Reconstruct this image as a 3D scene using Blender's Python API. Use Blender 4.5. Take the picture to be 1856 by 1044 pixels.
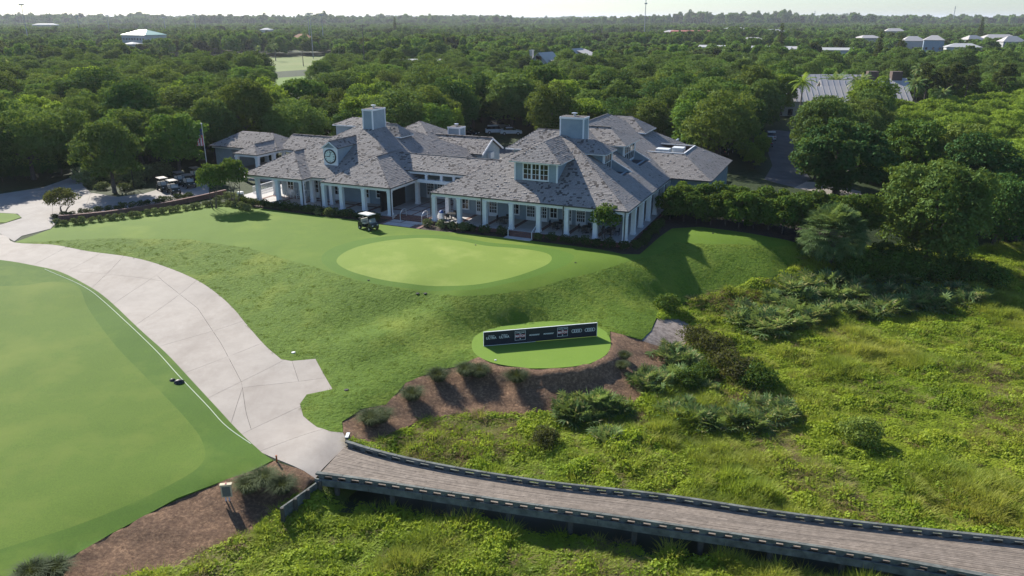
import bpy, bmesh, math, random
import numpy as np
from mathutils import Vector, Matrix, noise
from mathutils.geometry import delaunay_2d_cdt

rnd = random.Random(7)
R = math.radians
for o in list(bpy.data.objects): bpy.data.objects.remove(o)
scene = bpy.context.scene
C = scene.collection

# ------------------------------------------------------------------ camera
FPX, HY, CZ = 1400.0, 32.0, 28.0
PITCH = math.atan((522 - HY) / FPX)
cam_d = bpy.data.cameras.new('camera'); cam = bpy.data.objects.new('camera', cam_d); C.objects.link(cam)
cam_d.sensor_width = 36; cam_d.lens = FPX / 1856 * 36; cam_d.clip_end = 80000; cam_d.clip_start = 0.5
cam.location = (0, 0, CZ); cam.rotation_euler = (math.pi / 2 - PITCH, 0, 0)
scene.camera = cam
# ------------------------------------------------------------------ light
SUN_EL, SUN_AZ = R(33.3), R(126.5)          # direction towards the sun, measured from +x
w = bpy.data.worlds.new('World'); scene.world = w; w.use_nodes = True
nt = w.node_tree; nt.nodes.clear()
sky = nt.nodes.new('ShaderNodeTexSky'); sky.sky_type = 'NISHITA'; sky.sun_disc = False
sky.sun_elevation = SUN_EL; sky.sun_rotation = math.pi / 2 - SUN_AZ
sky.air_density = 1.0; sky.dust_density = .5; sky.ozone_density = 3.0; sky.altitude = 10
bg = nt.nodes.new('ShaderNodeBackground'); bg.inputs[1].default_value = 0.082
wo = nt.nodes.new('ShaderNodeOutputWorld')
tint = nt.nodes.new('ShaderNodeMix'); tint.data_type = 'RGBA'; tint.blend_type = 'MULTIPLY'; tint.inputs[0].default_value = 1; tint.inputs[7].default_value = (.85, .98, 1.12, 1)   # white balance of the camera
nt.links.new(sky.outputs[0], tint.inputs[6]); nt.links.new(tint.outputs[2], bg.inputs[0]); nt.links.new(bg.outputs[0], wo.inputs[0])
sun_d = bpy.data.lights.new('sun', 'SUN'); sun_d.energy = 5.0; sun_d.angle = R(0.6); sun_d.color = (1, 0.94, 0.84)
sun = bpy.data.objects.new('sun', sun_d); C.objects.link(sun)
sdir = Vector((math.cos(SUN_EL) * math.cos(SUN_AZ), math.cos(SUN_EL) * math.sin(SUN_AZ), math.sin(SUN_EL)))
sun.rotation_euler = sdir.to_track_quat('Z', 'Y').to_euler(); sun.location = (-60, 90, 60)
vs = scene.view_settings
vs.view_transform = 'Standard'; vs.look = 'None'; vs.gamma = 1; vs.use_curve_mapping = False; vs.exposure = 0.82
scene.cycles.max_bounces = 6; scene.cycles.diffuse_bounces = 2; scene.cycles.transmission_bounces = 3
scene.cycles.transparent_max_bounces = 4; scene.cycles.volume_bounces = 0; scene.cycles.use_denoising = True; scene.cycles.denoiser = 'OPENIMAGEDENOISE'; scene.cycles.denoising_input_passes = 'RGB_ALBEDO_NORMAL'; scene.cycles.denoising_prefilter = 'ACCURATE'
scene.cycles.use_adaptive_sampling = True; scene.cycles.adaptive_threshold = 0.008

# ------------------------------------------------------------------ pixel <-> world
_c, _s = math.cos(PITCH), math.sin(PITCH)
def ray(px, py):
    x = (px - 928) / FPX; y = -(py - 522) / FPX
    return np.array([x, _c + y * _s, -_s + y * _c])
def P(px, py, z):
    r = ray(px, py); t = (z - CZ) / r[2]; return np.array([0, 0, CZ]) + r * t

# ------------------------------------------------------------------ terrain height (m) from control points
CTRL = [  # pixel x, pixel y, height
 (480,390,4.6),(560,400,4.6),(665,415,4.6),(800,430,4.6),(960,445,4.5),(1090,455,4.45),(300,395,4.6),(120,420,4.4),
 (620,460,4.6),(800,440,4.65),(990,470,4.45),(830,515,4.25),(700,500,4.4),(900,500,4.35),
 (200,432,4.35),(340,436,4.35),(450,452,4.35),(560,482,4.25),(640,505,4.2),(740,524,4.1),(830,536,4.0),(920,528,4.0),(1020,505,4.1),(1110,482,4.2),
 (30,440,4.2),(160,455,3.95),(300,485,3.45),(400,540,2.85),(450,590,2.5),(510,650,2.1),(575,655,2.0),(603,705,1.75),(545,730,1.65),(560,765,1.5),(620,785,1.4),
 (0,470,4.0),(100,490,3.6),(180,530,3.2),(250,590,2.7),(330,670,2.2),(400,745,1.8),(450,800,1.5),(490,830,1.4),(570,860,1.35),(600,820,1.4),
 (0,480,3.9),(0,600,2.8),(150,560,2.9),(0,750,2.0),(200,750,1.9),(350,800,1.5),(0,900,1.4),(200,880,1.35),(0,1044,.95),(60,1040,.85),(400,870,1.25),
 (600,570,3.0),(500,560,2.95),(700,608,2.80),(590,650,2.05),(650,720,1.75),(750,655,2.0),(875,580,2.55),(1000,545,3.0),(1100,520,3.2),(1150,600,1.75),(1190,565,1.6),(795,566,3.40),(640,520,3.9),(690,650,1.95),(705,570,2.80),(650,596,2.40),(765,556,3.25),(630,632,2.45),(755,630,2.15),
 (870,625,2.0),(980,590,2.0),(1100,620,2.0),(980,665,2.0),(900,655,2.0),(1060,655,2.0),(980,625,2.0),(930,600,2.0),(1050,590,2.0),(855,610,2.05),(1112,598,1.95),
 (1000,745,.3),(850,740,.3),(760,755,.4),(690,785,.5),(1150,720,.3),(1180,650,.6),(1235,590,.9),(900,700,.95),(1050,700,.9),(740,715,1.1),(640,775,1.1),
 (300,1030,.2),(420,975,.2),(510,920,.3),(150,1044,.4),
 (1250,405,4.5),(1340,415,4.5),(1430,430,4.2),(1300,448,4.25),(1200,440,4.4),(1250,500,2.7),(1400,490,2.6),(1440,455,3.4),(1200,550,1.4),(1320,515,1.9),(1440,478,2.2),(1180,500,3.3),
 (700,850,0),(1000,900,0),(1400,850,0),(1856,900,0),(1700,650,0),(1400,620,0),(1856,560,0),(1300,590,.3),(800,980,0),(1200,760,0),(1856,750,0),(1550,720,0),(1000,820,0),(1100,1040,0),(500,1040,0),(640,900,0),(1500,540,.4),(1750,500,.5),
 (1700,470,1.2),(1856,430,.8),(1580,420,3.0),(1500,345,4.5),(1700,330,2.5),(1856,330,1.2),
]
_cp = np.array([[*P(a, b, z)[:2], z] for a, b, z in CTRL] +
   [[x, y, 4.5] for x in (-140, -90, -50, -20, 10, 40) for y in (115, 140, 175)] + [[-75, 90, 4.5], [-110, 80, 4.4], [-60, 78, 4.2], [75, 175, 3.5], [110, 175, 3.0], [-60, 45, 2.0], [-60, 20, 1.2],
    [-40, 10, .4], [0, 8, 0], [40, 8, 0], [70, 30, 0], [80, 60, 0], [100, 90, .3], [90, 120, 1.2], [130, 130, 1.5], [-15, 94, 4.6], [0, 100, 4.6], [20, 95, 4.6], [-55, 110, 4.6], [24, 92, 4.55], [-20, 20, 0.1], [0, 25, 0]])
def _tps(r2): return 0.5 * r2 * np.log(np.maximum(r2, 1e-9))
_n = len(_cp); _S = 50.0; _xy = _cp[:, :2] / _S
_K = _tps(((_xy[:, None] - _xy[None]) ** 2).sum(-1)) + np.eye(_n) * 2e-4
_A = np.zeros((_n + 3, _n + 3)); _A[:_n, :_n] = _K; _A[:_n, _n] = 1; _A[:_n, _n + 1:] = _xy; _A[_n, :_n] = 1; _A[_n + 1:, :_n] = _xy.T
_W = np.linalg.solve(_A, np.concatenate([_cp[:, 2], np.zeros(3)]))
def height(x, y):
    q = np.stack([np.atleast_1d(x), np.atleast_1d(y)], -1).astype(float)
    out = np.empty(len(q))
    for i in range(0, len(q), 4000):
        s = q[i:i + 4000] / _S
        out[i:i + 4000] = _tps(((s[:, None] - _xy[None]) ** 2).sum(-1)) @ _W[:_n] + _W[_n] + s @ _W[_n + 1:]
    # beyond the modelled ground everything levels out
    far = np.clip((np.hypot(q[:, 0], q[:, 1] - 70) - 100) / 70, 0, 1); far = far * far * (3 - 2 * far)
    out = np.clip(out, -0.1, 4.75) * (1 - far) + 4.0 * far
    # the tee is a level platform
    d = (q - _TC) @ _TA; r = np.hypot(d[:, 0], d[:, 1]); k = 1 - np.clip((r - 1.02) / .22, 0, 1); k = k * k * (3 - 2 * k)
    return out * (1 - k) + 1.98 * k
_TC = P(981, 626, 2.0)[:2]; _ta = (P(1107, 621, 2.0)[:2] - P(855, 628, 2.0)[:2]) / 2; _tb = (P(981, 583, 2.0)[:2] - P(981, 668, 2.0)[:2]) / 2; _tb = _tb - _ta * (_tb @ _ta) / (_ta @ _ta)
_TA = np.stack([_ta / (_ta @ _ta), _tb / (_tb @ _tb)], -1)
def h1(x, y): return float(height(x, y)[0])
def G(px, py):
    'pixel -> point where its ray meets the ground'
    z = 2.0
    for _ in range(25):
        p = P(px, py, z); z = 0.5 * z + 0.5 * h1(p[0], p[1])
    return P(px, py, z)
def poly(pts): return [tuple(G(a, b)[:2]) for a, b in pts]
def inside(pt, pg):
    x, y = pt; r = False; j = len(pg) - 1
    for i in range(len(pg)):
        xi, yi = pg[i]; xj, yj = pg[j]
        if (yi > y) != (yj > y) and x < (xj - xi) * (y - yi) / (yj - yi) + xi: r = not r
        j = i
    return r
def inside_np(X, Y, pg):
    r = np.zeros(len(X), bool); j = len(pg) - 1
    for i in range(len(pg)):
        xi, yi = pg[i]; xj, yj = pg[j]
        c = ((yi > Y) != (yj > Y)); 
        with np.errstate(divide='ignore', invalid='ignore'):
            c &= X < (xj - xi) * (Y - yi) / ((yj - yi) or 1e-12) + xi
        r ^= c; j = i
    return r
def smooth_closed(pts, n=4):
    out = []; m = len(pts)
    for i in range(m):
        p0, p1, p2, p3 = [np.array(pts[(i + k - 1) % m], float) for k in range(4)]
        for t in np.arange(n) / n:
            out.append(tuple(0.5 * (2 * p1 + (p2 - p0) * t + (2 * p0 - 5 * p1 + 4 * p2 - p3) * t * t + (3 * p1 - p0 - 3 * p2 + p3) * t ** 3)))
    return out
def smooth_open(pts, n=5):
    pts = [np.array(p, float) for p in pts]; e = [2 * pts[0] - pts[1]] + pts + [2 * pts[-1] - pts[-2]]; out = []
    for i in range(1, len(e) - 2):
        p0, p1, p2, p3 = e[i - 1:i + 3]
        for t in np.arange(n) / n:
            out.append(0.5 * (2 * p1 + (p2 - p0) * t + (2 * p0 - 5 * p1 + 4 * p2 - p3) * t * t + (3 * p1 - p0 - 3 * p2 + p3) * t ** 3))
    out.append(pts[-1]); return np.array(out)
def resample(line, n):
    line = np.array(line); d = np.r_[0, np.cumsum(np.linalg.norm(np.diff(line, axis=0), axis=1))]
    t = np.linspace(0, d[-1], n); return np.stack([np.interp(t, d, line[:, k]) for k in range(line.shape[1])], -1)

# ------------------------------------------------------------------ material helpers
MATS = {}
def _lin(c):  # sRGB 0-255 -> linear
    return tuple(((v / 255) / 12.92 if v / 255 <= 0.04045 else ((v / 255 + 0.055) / 1.055) ** 2.4) for v in c)
class NT:
    def __init__(s, name):
        s.m = bpy.data.materials.new(name); s.m.use_nodes = True; s.t = s.m.node_tree; s.t.nodes.clear()
        s.out = s.n('ShaderNodeOutputMaterial'); s.p = s.n('ShaderNodeBsdfPrincipled'); s.l(s.p.outputs[0], s.out.inputs[0])
        MATS[name] = s.m
    def n(s, t, **k):
        x = s.t.nodes.new(t)
        for a, b in k.items(): setattr(x, a, b)
        return x
    def l(s, a, b): s.t.links.new(a, b)
    def set(s, **k):
        for a, b in k.items(): s.p.inputs[a.replace('_', ' ')].default_value = b
    def pos(s): return s.n('ShaderNodeNewGeometry').outputs['Position']
    def obj(s): return s.n('ShaderNodeTexCoord').outputs['Object']
    def noise(s, scale, detail=4, rough=.55, vec=None, out='Fac'):
        x = s.n('ShaderNodeTexNoise'); x.inputs['Scale'].default_value = scale; x.inputs['Detail'].default_value = detail; x.inputs['Roughness'].default_value = rough
        s.l(vec if vec is not None else s.pos(), x.inputs['Vector']); return x.outputs[out]
    def ramp(s, fac, stops):
        x = s.n('ShaderNodeValToRGB'); e = x.color_ramp.elements
        while len(e) < len(stops): e.new(0.5)
        for i, (p, c) in enumerate(stops): e[i].position = p; e[i].color = (*c, 1)
        s.l(fac, x.inputs[0]); return x.outputs[0]
    def mix(s, fac, a, b, mode='MIX'):
        x = s.n('ShaderNodeMix', data_type='RGBA', blend_type=mode)
        for sock, v in ((x.inputs[0], fac), (x.inputs[6], a), (x.inputs[7], b)):
            if hasattr(v, 'links') or hasattr(v, 'is_linked'): s.l(v, sock)
            else: sock.default_value = v if isinstance(v, (int, float)) else (*v, 1)
        return x.outputs[2]
    def math(s, op, a, b=None):
        x = s.n('ShaderNodeMath', operation=op)
        for i, v in enumerate((a, b)):
            if v is None: continue
            if hasattr(v, 'is_linked'): s.l(v, x.inputs[i])
            else: x.inputs[i].default_value = v
        return x.outputs[0]
    def scalev(s, v, k):
        x = s.n('ShaderNodeMapping'); x.inputs['Scale'].default_value = k; s.l(v, x.inputs[0]); return x.outputs[0]
    def bump(s, fac, strength=.5, dist=.05):
        x = s.n('ShaderNodeBump'); x.inputs['Strength'].default_value = strength; x.inputs['Distance'].default_value = dist
        s.l(fac, x.inputs['Height']); s.l(x.outputs[0], s.p.inputs['Normal'])
    def col(s, c): s.l(c, s.p.inputs['Base Color'])
def plain(name, rgb, rough=.6, metal=0, var=.12, scale=3.0):
    m = NT(name); a = tuple(v * (1 - var) for v in rgb); b = tuple(min(1, v * (1 + var)) for v in rgb)
    m.col(m.ramp(m.noise(scale, 5, vec=m.obj()), [(.3, a), (.7, b)])); m.set(Roughness=rough, Metallic=metal); return m.m
def grass_mat(name, dark, light, scale=.35, fine=9, bump=.6, dist=.06, yellow=None, yscale=.08):
    m = NT(name)
    c = m.mix(m.noise(scale, 6, .6), dark, light)
    f = m.noise(fine, 3, .7)
    c = m.mix(m.math('MULTIPLY', m.ramp(f, [(.35, (0, 0, 0)), (.75, (1, 1, 1))]), .55), c, tuple(v * .45 for v in dark))
    if yellow: c = m.mix(m.math('MULTIPLY', m.ramp(m.noise(yscale, 5, .65), [(.5, (0, 0, 0)), (.72, (1, 1, 1))]), .7), c, yellow)
    m.col(c); m.set(Roughness=.85); m.p.inputs['Specular IOR Level'].default_value = .15
    m.bump(m.noise(fine * .6, 4, .7), bump, dist); return m
# ------------------------------------------------------------------ object helpers
def tag(o, label=None, cat=None, group=None, kind=None):
    if label: o['label'] = label
    if cat: o['category'] = cat
    if group: o['group'] = group
    if kind: o['kind'] = kind
    return o
def empty(name, loc=(0, 0, 0), rz=0, scale=1):
    o = bpy.data.objects.new(name, None); C.objects.link(o); o.location = loc; o.rotation_euler = (0, 0, rz); o.scale = (scale,) * 3; o.empty_display_size = .2
    return o
class MB:
    def __init__(s): s.v = []; s.f = []; s.c = []; s.smooth = False
    def face(s, pts, col=None):
        n = len(s.v); s.v += [tuple(p) for p in pts]; s.f.append(tuple(range(n, n + len(pts)))); s.c.append(col if col is not None else 1.0)
    def box(s, x0, x1, y0, y1, z0, z1, M=None):
        p = [(x, y, z) for z in (z0, z1) for y in (y0, y1) for x in (x0, x1)]
        if M is not None: p = [tuple(M @ Vector(q)) for q in p]
        n = len(s.v); s.v += p
        for f in ((0, 2, 3, 1), (4, 5, 7, 6), (0, 1, 5, 4), (2, 6, 7, 3), (0, 4, 6, 2), (1, 3, 7, 5)): s.f.append(tuple(n + i for i in f)); s.c.append(1.0)
        return s
    def bar(s, a, b, w=.05, h=None):
        a, b = Vector(a), Vector(b); d = (b - a); L = d.length; d.normalize(); h = h or w
        up = Vector((0, 0, 1)) if abs(d.z) < .95 else Vector((1, 0, 0)); x = d.cross(up).normalized(); y = x.cross(d)
        M = Matrix(((x.x, d.x, y.x, a.x), (x.y, d.y, y.y, a.y), (x.z, d.z, y.z, a.z), (0, 0, 0, 1)))
        return s.box(-w / 2, w / 2, 0, L, -h / 2, h / 2, M)
    def tube(s, pts, rad, k=8, cap=True):
        pts = [Vector(p) for p in pts]; rs = rad if isinstance(rad, (list, tuple)) else [rad] * len(pts); rings = []
        for i, p in enumerate(pts):
            d = (pts[min(i + 1, len(pts) - 1)] - pts[max(i - 1, 0)]).normalized()
            up = Vector((0, 0, 1)) if abs(d.z) < .9 else Vector((1, 0, 0)); x = d.cross(up).normalized(); y = x.cross(d); n = len(s.v)
            s.v += [tuple(p + (x * math.cos(a) + y * math.sin(a)) * rs[i]) for a in [2 * math.pi * j / k for j in range(k)]]; rings.append(n)
        for a, b in zip(rings, rings[1:]):
            for j in range(k): s.f.append((a + j, a + (j + 1) % k, b + (j + 1) % k, b + j)); s.c.append(1.0)
        if cap:
            s.f.append(tuple(rings[0] + j for j in range(k))[::-1]); s.c.append(1.0); s.f.append(tuple(rings[-1] + j for j in range(k))); s.c.append(1.0)
        return s
    def lathe(s, prof, k=12, c=(0, 0, 0)):
        n0 = len(s.v)
        for r, z in prof: s.v += [(c[0] + r * math.cos(2 * math.pi * j / k), c[1] + r * math.sin(2 * math.pi * j / k), c[2] + z) for j in range(k)]
        for i in range(len(prof) - 1):
            for j in range(k):
                a = n0 + i * k; s.f.append((a + j, a + (j + 1) % k, a + k + (j + 1) % k, a + k + j)); s.c.append(1.0)
        return s
    def prism(s, pts, z0, z1):
        n = len(pts); s.face([(x, y, z0) for x, y in pts][::-1]); s.face([(x, y, z1) for x, y in pts])
        for i in range(n):
            a, b = pts[i], pts[(i + 1) % n]; s.face([(*a, z0), (*b, z0), (*b, z1), (*a, z1)])
        return s
    def mesh(s, name, mat):
        me = bpy.data.meshes.new(name); me.from_pydata(s.v, [], s.f)
        if any(c != 1.0 for c in s.c):
            at = me.attributes.new('tone', 'FLOAT', 'FACE'); at.data.foreach_set('value', np.array(s.c, np.float32))
        if s.smooth: me.polygons.foreach_set('use_smooth', [True] * len(me.polygons))
        me.materials.append(mat if not isinstance(mat, str) else MATS[mat]); me.update(); return me
    def build(s, name, mat, parent=None, loc=(0, 0, 0)):
        return link(name, s.mesh(name, mat), parent, loc)
def link(name, me, parent=None, loc=(0, 0, 0)):
    o = bpy.data.objects.new(name, me); C.objects.link(o); o.location = loc
    if parent: o.parent = parent
    return o
def np_mesh(name, V, F, mat, tone=None, smooth=False):
    'triangle or quad mesh straight from arrays'
    V = np.asarray(V, np.float32); F = np.asarray(F, np.int32); me = bpy.data.meshes.new(name); k = F.shape[1]
    me.vertices.add(len(V)); me.vertices.foreach_set('co', V.ravel()); me.loops.add(F.size); me.loops.foreach_set('vertex_index', F.ravel())
    me.polygons.add(len(F)); me.polygons.foreach_set('loop_start', np.arange(0, F.size, k, dtype=np.int32))
    try: me.polygons.foreach_set('loop_total', np.full(len(F), k, np.int32))
    except Exception: pass
    if tone is not None:
        at = me.attributes.new('tone', 'FLOAT', 'FACE'); at.data.foreach_set('value', np.asarray(tone, np.float32))
    me.polygons.foreach_set('use_smooth', [bool(smooth)] * len(F))
    me.materials.append(mat if not isinstance(mat, str) else MATS[mat]); me.update(calc_edges=True); me.validate(); return me
def copy_tree(o, parent=None):
    c = o.copy(); C.objects.link(c); c.parent = parent
    for k in ('label', 'group', 'category'):
        pass
    for ch in list(o.children): copy_tree(ch, c)
    return c
# ================================================================== surface materials
grass_mat('lawn', (.088, .160, .011), (.128, .212, .018), .45, 14, .3, .02, (.17, .23, .026), .12)
grass_mat('rough', (.068, .132, .009), (.138, .214, .016), .7, 5, 1.0, .16, (.20, .24, .028), .16)
grass_mat('fairway', (.082, .150, .012), (.122, .195, .020), .3, 12, .2, .02, (.175, .215, .034), .09)
grass_mat('fairway_edge', (.052, .122, .008), (.088, .165, .013), .5, 12, .3, .03, (.12, .18, .02), .2)
grass_mat('green_turf', (.170, .250, .034), (.215, .295, .050), .35, 20, .08, .01, (.27, .32, .075), .2)
grass_mat('collar', (.075, .158, .012), (.105, .195, .018), .4, 16, .12, .01)
grass_mat('tee_turf', (.135, .235, .026), (.175, .275, .038), .4, 20, .08, .01)
grass_mat('forest_floor', (.020, .035, .010), (.040, .060, .018), .2, 2, 1, .2)
grass_mat('marsh_floor', (.055, .080, .012), (.095, .120, .022), .4, 3, 1, .2)
grass_mat('field', (.11, .17, .03), (.17, .20, .05), .03, .5, .2, .1, (.24, .22, .09), .02)
m = NT('pine_straw'); f = m.noise(5, 6, .75)
c = m.ramp(f, [(.28, (.060, .030, .015)), (.48, (.190, .104, .055)), (.68, (.44, .275, .155))])
m.col(m.mix(m.ramp(m.noise(1.1, 4), [(.35, (0, 0, 0)), (.7, (.6, .6, .6))]), c, (.085, .044, .024))); m.set(Roughness=.95); m.bump(m.noise(7, 6, .8), 1.0, .14)
m = NT('bed_soil'); m.col(m.ramp(m.noise(4, 5), [(.3, (.018, .012, .008)), (.7, (.055, .035, .022))])); m.set(Roughness=.95); m.bump(m.noise(8, 5), .8, .06)
m = NT('sand'); m.col(m.ramp(m.noise(2.5, 6, .7), [(.3, (.11, .085, .07)), (.52, (.26, .215, .185)), (.75, (.40, .35, .31))])); m.set(Roughness=.95); m.bump(m.noise(6, 5), .7, .06)
def concrete_mat(name, a, b, stain):
    m = NT(name); c = m.ramp(m.noise(.55, 7, .68), [(.28, a), (.62, b)])
    st = m.ramp(m.noise(.22, 6, .7, vec=m.scalev(m.pos(), (1, .55, 1))), [(.48, (0, 0, 0)), (.66, (1, 1, 1))])
    c = m.mix(m.math('MULTIPLY', st, .55), c, stain)
    oi = m.n('ShaderNodeObjectInfo'); c = m.mix(m.math('MULTIPLY', oi.outputs['Random'], .18), c, stain)
    m.col(m.mix(m.math('MULTIPLY', m.noise(30, 2), .22), c, (.12, .105, .095))); m.set(Roughness=.85); m.bump(m.noise(14, 4), .15, .01)
concrete_mat('concrete', (.325, .285, .245), (.405, .360, .312), (.235, .196, .162))
concrete_mat('drive', (.27, .245, .222), (.345, .315, .285), (.17, .15, .135))
m = NT('asphalt'); m.col(m.ramp(m.noise(.4, 6), [(.3, (.05, .05, .055)), (.7, (.10, .10, .105))])); m.set(Roughness=.9)
m = NT('joint'); m.col(m.ramp(m.noise(3, 3), [(.3, (.07, .06, .05)), (.7, (.12, .10, .08))])); m.set(Roughness=.95)
m = NT('water'); m.set(Base_Color=(.016, .026, .012, 1), Roughness=.35); m.bump(m.noise(3, 3), .1, .02)  # dark green includes the shade beneath the bridge
m = NT('ocean'); m.set(Base_Color=(.20, .27, .30, 1), Roughness=.35)

# ================================================================== ground sheet, cut into regions along outlines
PATH_R = [(-330, 404), (-120, 414), (0, 425), (26, 440), (95, 444), (160, 456), (240, 467), (300, 484), (360, 510), (400, 538), (425, 562), (450, 592), (480, 626), (510, 652)]
PATH_L = [(-330, 452), (-120, 461), (0, 472), (60, 482), (110, 494), (165, 522), (205, 552), (250, 595), (300, 640), (345, 688), (395, 742), (440, 790), (475, 822)]
SPUR = [(528, 655), (572, 651), (603, 706), (556, 716), (544, 733), (550, 755), (575, 775), (600, 783), (622, 785)]
BR_F = [(628, 797), (675, 812), (739, 828), (824, 845), (917, 860), (1016, 874), (1200, 894), (1380, 921), (1553, 943), (1856, 975), (2050, 994)]
BR_N = [(571, 858), (657, 869), (750, 883), (849, 898), (963, 915), (1073, 930), (1200, 949), (1380, 976), (1553, 1003), (1700, 1029), (1850, 1057)]
path_r = [tuple(G(*p)[:2]) for p in PATH_R + SPUR]; path_l = [tuple(G(*p)[:2]) for p in PATH_L]
path_r = [tuple(p) for p in smooth_open(path_r[:14], 4)] + path_r[14:]
path_l = [tuple(p) for p in smooth_open(path_l, 4)]
end_r = tuple(P(632, 800, 1.4)[:2]); end_l = tuple(P(571, 863, 1.4)[:2])
path_pg = path_r + [end_r, end_l] + path_l[::-1]
drive_pg = poly([(-330, 398), (-120, 404), (-40, 402), (0, 408), (40, 396), (32, 388), (-40, 384), (-330, 384), (-330, 345), (0, 352), (78, 340), (140, 318), (160, 318), (150, 336), (165, 350), (215, 357), (262, 351), (300, 340), (378, 330), (380, 350), (300, 365), (215, 380), (150, 392), (108, 398), (92, 415), (40, 428), (26, 438), (0, 424), (-120, 412), (-330, 402)])
fairway_edge_pg = [tuple(p) for p in path_l] + [tuple(G(*p)[:2]) for p in [(495, 836), (440, 862), (320, 905), (200, 970), (95, 1028), (20, 1062), (-200, 1150), (-500, 1150), (-700, 700), (-500, 480)]]
fairway_pg = smooth_closed(poly([(-300, 510), (0, 520), (90, 512), (140, 520), (160, 560), (205, 622), (262, 682), (330, 752), (366, 800), (366, 842), (300, 885), (150, 950), (0, 998), (-200, 1060), (-500, 900), (-500, 600)]), 5)
green_pg = smooth_closed(poly([(610, 472), (640, 451), (700, 437), (770, 432), (830, 437), (880, 446), (940, 451), (985, 458), (1000, 468), (988, 482), (940, 500), (880, 514), (820, 519), (750, 516), (680, 505), (630, 490)]), 5)
collar_pg = smooth_closed(poly([(582, 470), (610, 447), (680, 431), (770, 426), (835, 431), (885, 440), (945, 445), (1000, 451), (1040, 464), (1020, 484), (960, 505), (890, 521), (825, 527), (745, 524), (665, 512), (610, 495)]), 4)
tee_pg = smooth_closed(poly([(855, 628), (864, 608), (900, 594), (950, 586), (1010, 583), (1060, 588), (1095, 600), (1107, 620), (1100, 642), (1070, 659), (1020, 667), (960, 668), (900, 660), (866, 646)]), 5)
mulch_pg = poly([(620, 765), (655, 742), (700, 735), (735, 695), (790, 672), (840, 662), (868, 648)]) + poly([(900, 661), (960, 669), (1020, 668.5), (1070, 660), (1101, 643), (1108, 622), (1106, 601), (1130, 608), (1165, 617), (1180, 600), (1192, 577), (1230, 576), (1262, 598), (1255, 640), (1215, 680), (1180, 720), (1150, 735), (1080, 748), (1000, 752), (900, 755), (830, 750), (760, 762), (700, 797), (650, 806), (628, 798), (622, 784)])
sand_pg = poly([(1163, 617), (1180, 600), (1192, 577), (1232, 576), (1264, 598), (1240, 625), (1200, 632)])
mulch2_pg = poly([(95, 1027), (200, 970), (320, 905), (430, 865), (497, 837), (571, 862), (576, 868), (512, 925), (445, 978), (335, 1020), (255, 1050), (100, 1075), (20, 1075)])
OX, OY = P(1132, 437.9, 5.0)[:2]; TH = R(-23.75); UX = np.array([math.cos(TH), math.sin(TH)]); VX = np.array([-math.sin(TH), math.cos(TH)])
def B(u, v): q = np.array([OX, OY]) + u * UX + v * VX; return (q[0], q[1])
bed_pg = [B(*p) for p in [(-53, -2.2), (-44, -2.6), (-36, -2.7), (-31.5, -2.6), (-31.0, -3.0), (-27.6, -3.2), (-23.6, -3.3), (-18, -2.6), (-12, -2.3), (-8, -2.2), (-2, -2.4), (.6, -2.9), (2.2, -1.8), (2.6, 4), (3.2, 9), (6, 11.2), (14, 10.8), (22, 11.4), (22, 19), (3, 19), (0, 6), (0, 0), (-54, 0)]]
lawn_pg = [tuple(p) for p in path_r[12:-9]]
slope_line = [(26, 440), (100, 437), (200, 432), (340, 434), (450, 450), (560, 482), (640, 508), (740, 526), (830, 538), (920, 532), (1020, 508), (1110, 484), (1190, 462), (1225, 440), (1290, 444), (1380, 446), (1450, 448)]
slope_pg = poly(slope_line + [(1448, 476), (1400, 505), (1300, 532), (1205, 556), (1190, 577), (1180, 600), (1165, 617), (1130, 608), (1106, 601)]) + poly([(1100, 643), (1070, 661), (960, 670), (868, 648), (840, 662), (790, 672), (735, 695), (700, 735), (655, 742), (620, 765), (622, 785)]) + [tuple(p) for p in path_r[::-1]][1:]
lawnall_pg = slope_pg[len(slope_line):] ; lawn_all = poly([(26, 440), (92, 416), (108, 404), (250, 384), (330, 373), (440, 366)]) + [B(*p) for p in [(-53, -2.2), (-44, -2.6), (-36, -2.7), (-31.5, -2.6), (-27.6, -3.2), (-23.6, -3.3), (-12, -2.3), (-2, -2.4), (.6, -2.9), (2.6, 4), (3.2, 9), (6, 11.2), (14, 10.8), (20.4, 11.2)]] + lawnall_pg
patch_pg = poly([(-330, 386), (-40, 385), (28, 388), (40, 394), (10, 404), (-120, 402), (-330, 396)])
lot_pg = [B(*p) for p in [(-40, 46), (-4, 46), (-4, 62), (-40, 62)]]
court_pg = [B(*p) for p in [(-24, 14), (-20, 47), (-38, 47), (-38, 31)]]
service_pg = poly([(1383, 250), (1400, 235), (1445, 240), (1452, 300), (1470, 325), (1440, 340), (1385, 325), (1400, 300)]) + []
drive2_pg = poly([(1425, 328), (1478, 330), (1560, 347), (1563, 366), (1500, 352), (1440, 341)])
field1_pg = [tuple(P(a, b, 4.0)[:2]) for a, b in [(285, 110), (330, 108), (620, 100), (620, 122), (470, 132), (285, 132)]]
field2_pg = [tuple(P(a, b, 4.0)[:2]) for a, b in [(490, 142), (575, 136), (600, 150), (575, 172), (500, 160)]]
marsh_pg = poly([(1450, 448), (1448, 476), (1400, 505), (1300, 532), (1205, 556), (1192, 577)]) + poly([(1232, 576), (1264, 598), (1240, 625), (1255, 640), (1215, 680), (1180, 720), (1150, 735), (1080, 748), (1000, 752), (900, 755), (830, 750), (760, 762), (700, 797), (650, 806), (628, 798)]) + [end_r, end_l] + poly([(576, 868), (512, 925), (445, 978), (335, 1020), (255, 1050), (100, 1075)]) + [(-30, 5), (80, 5), (110, 60), (90, 110), (60, 92)]
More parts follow.
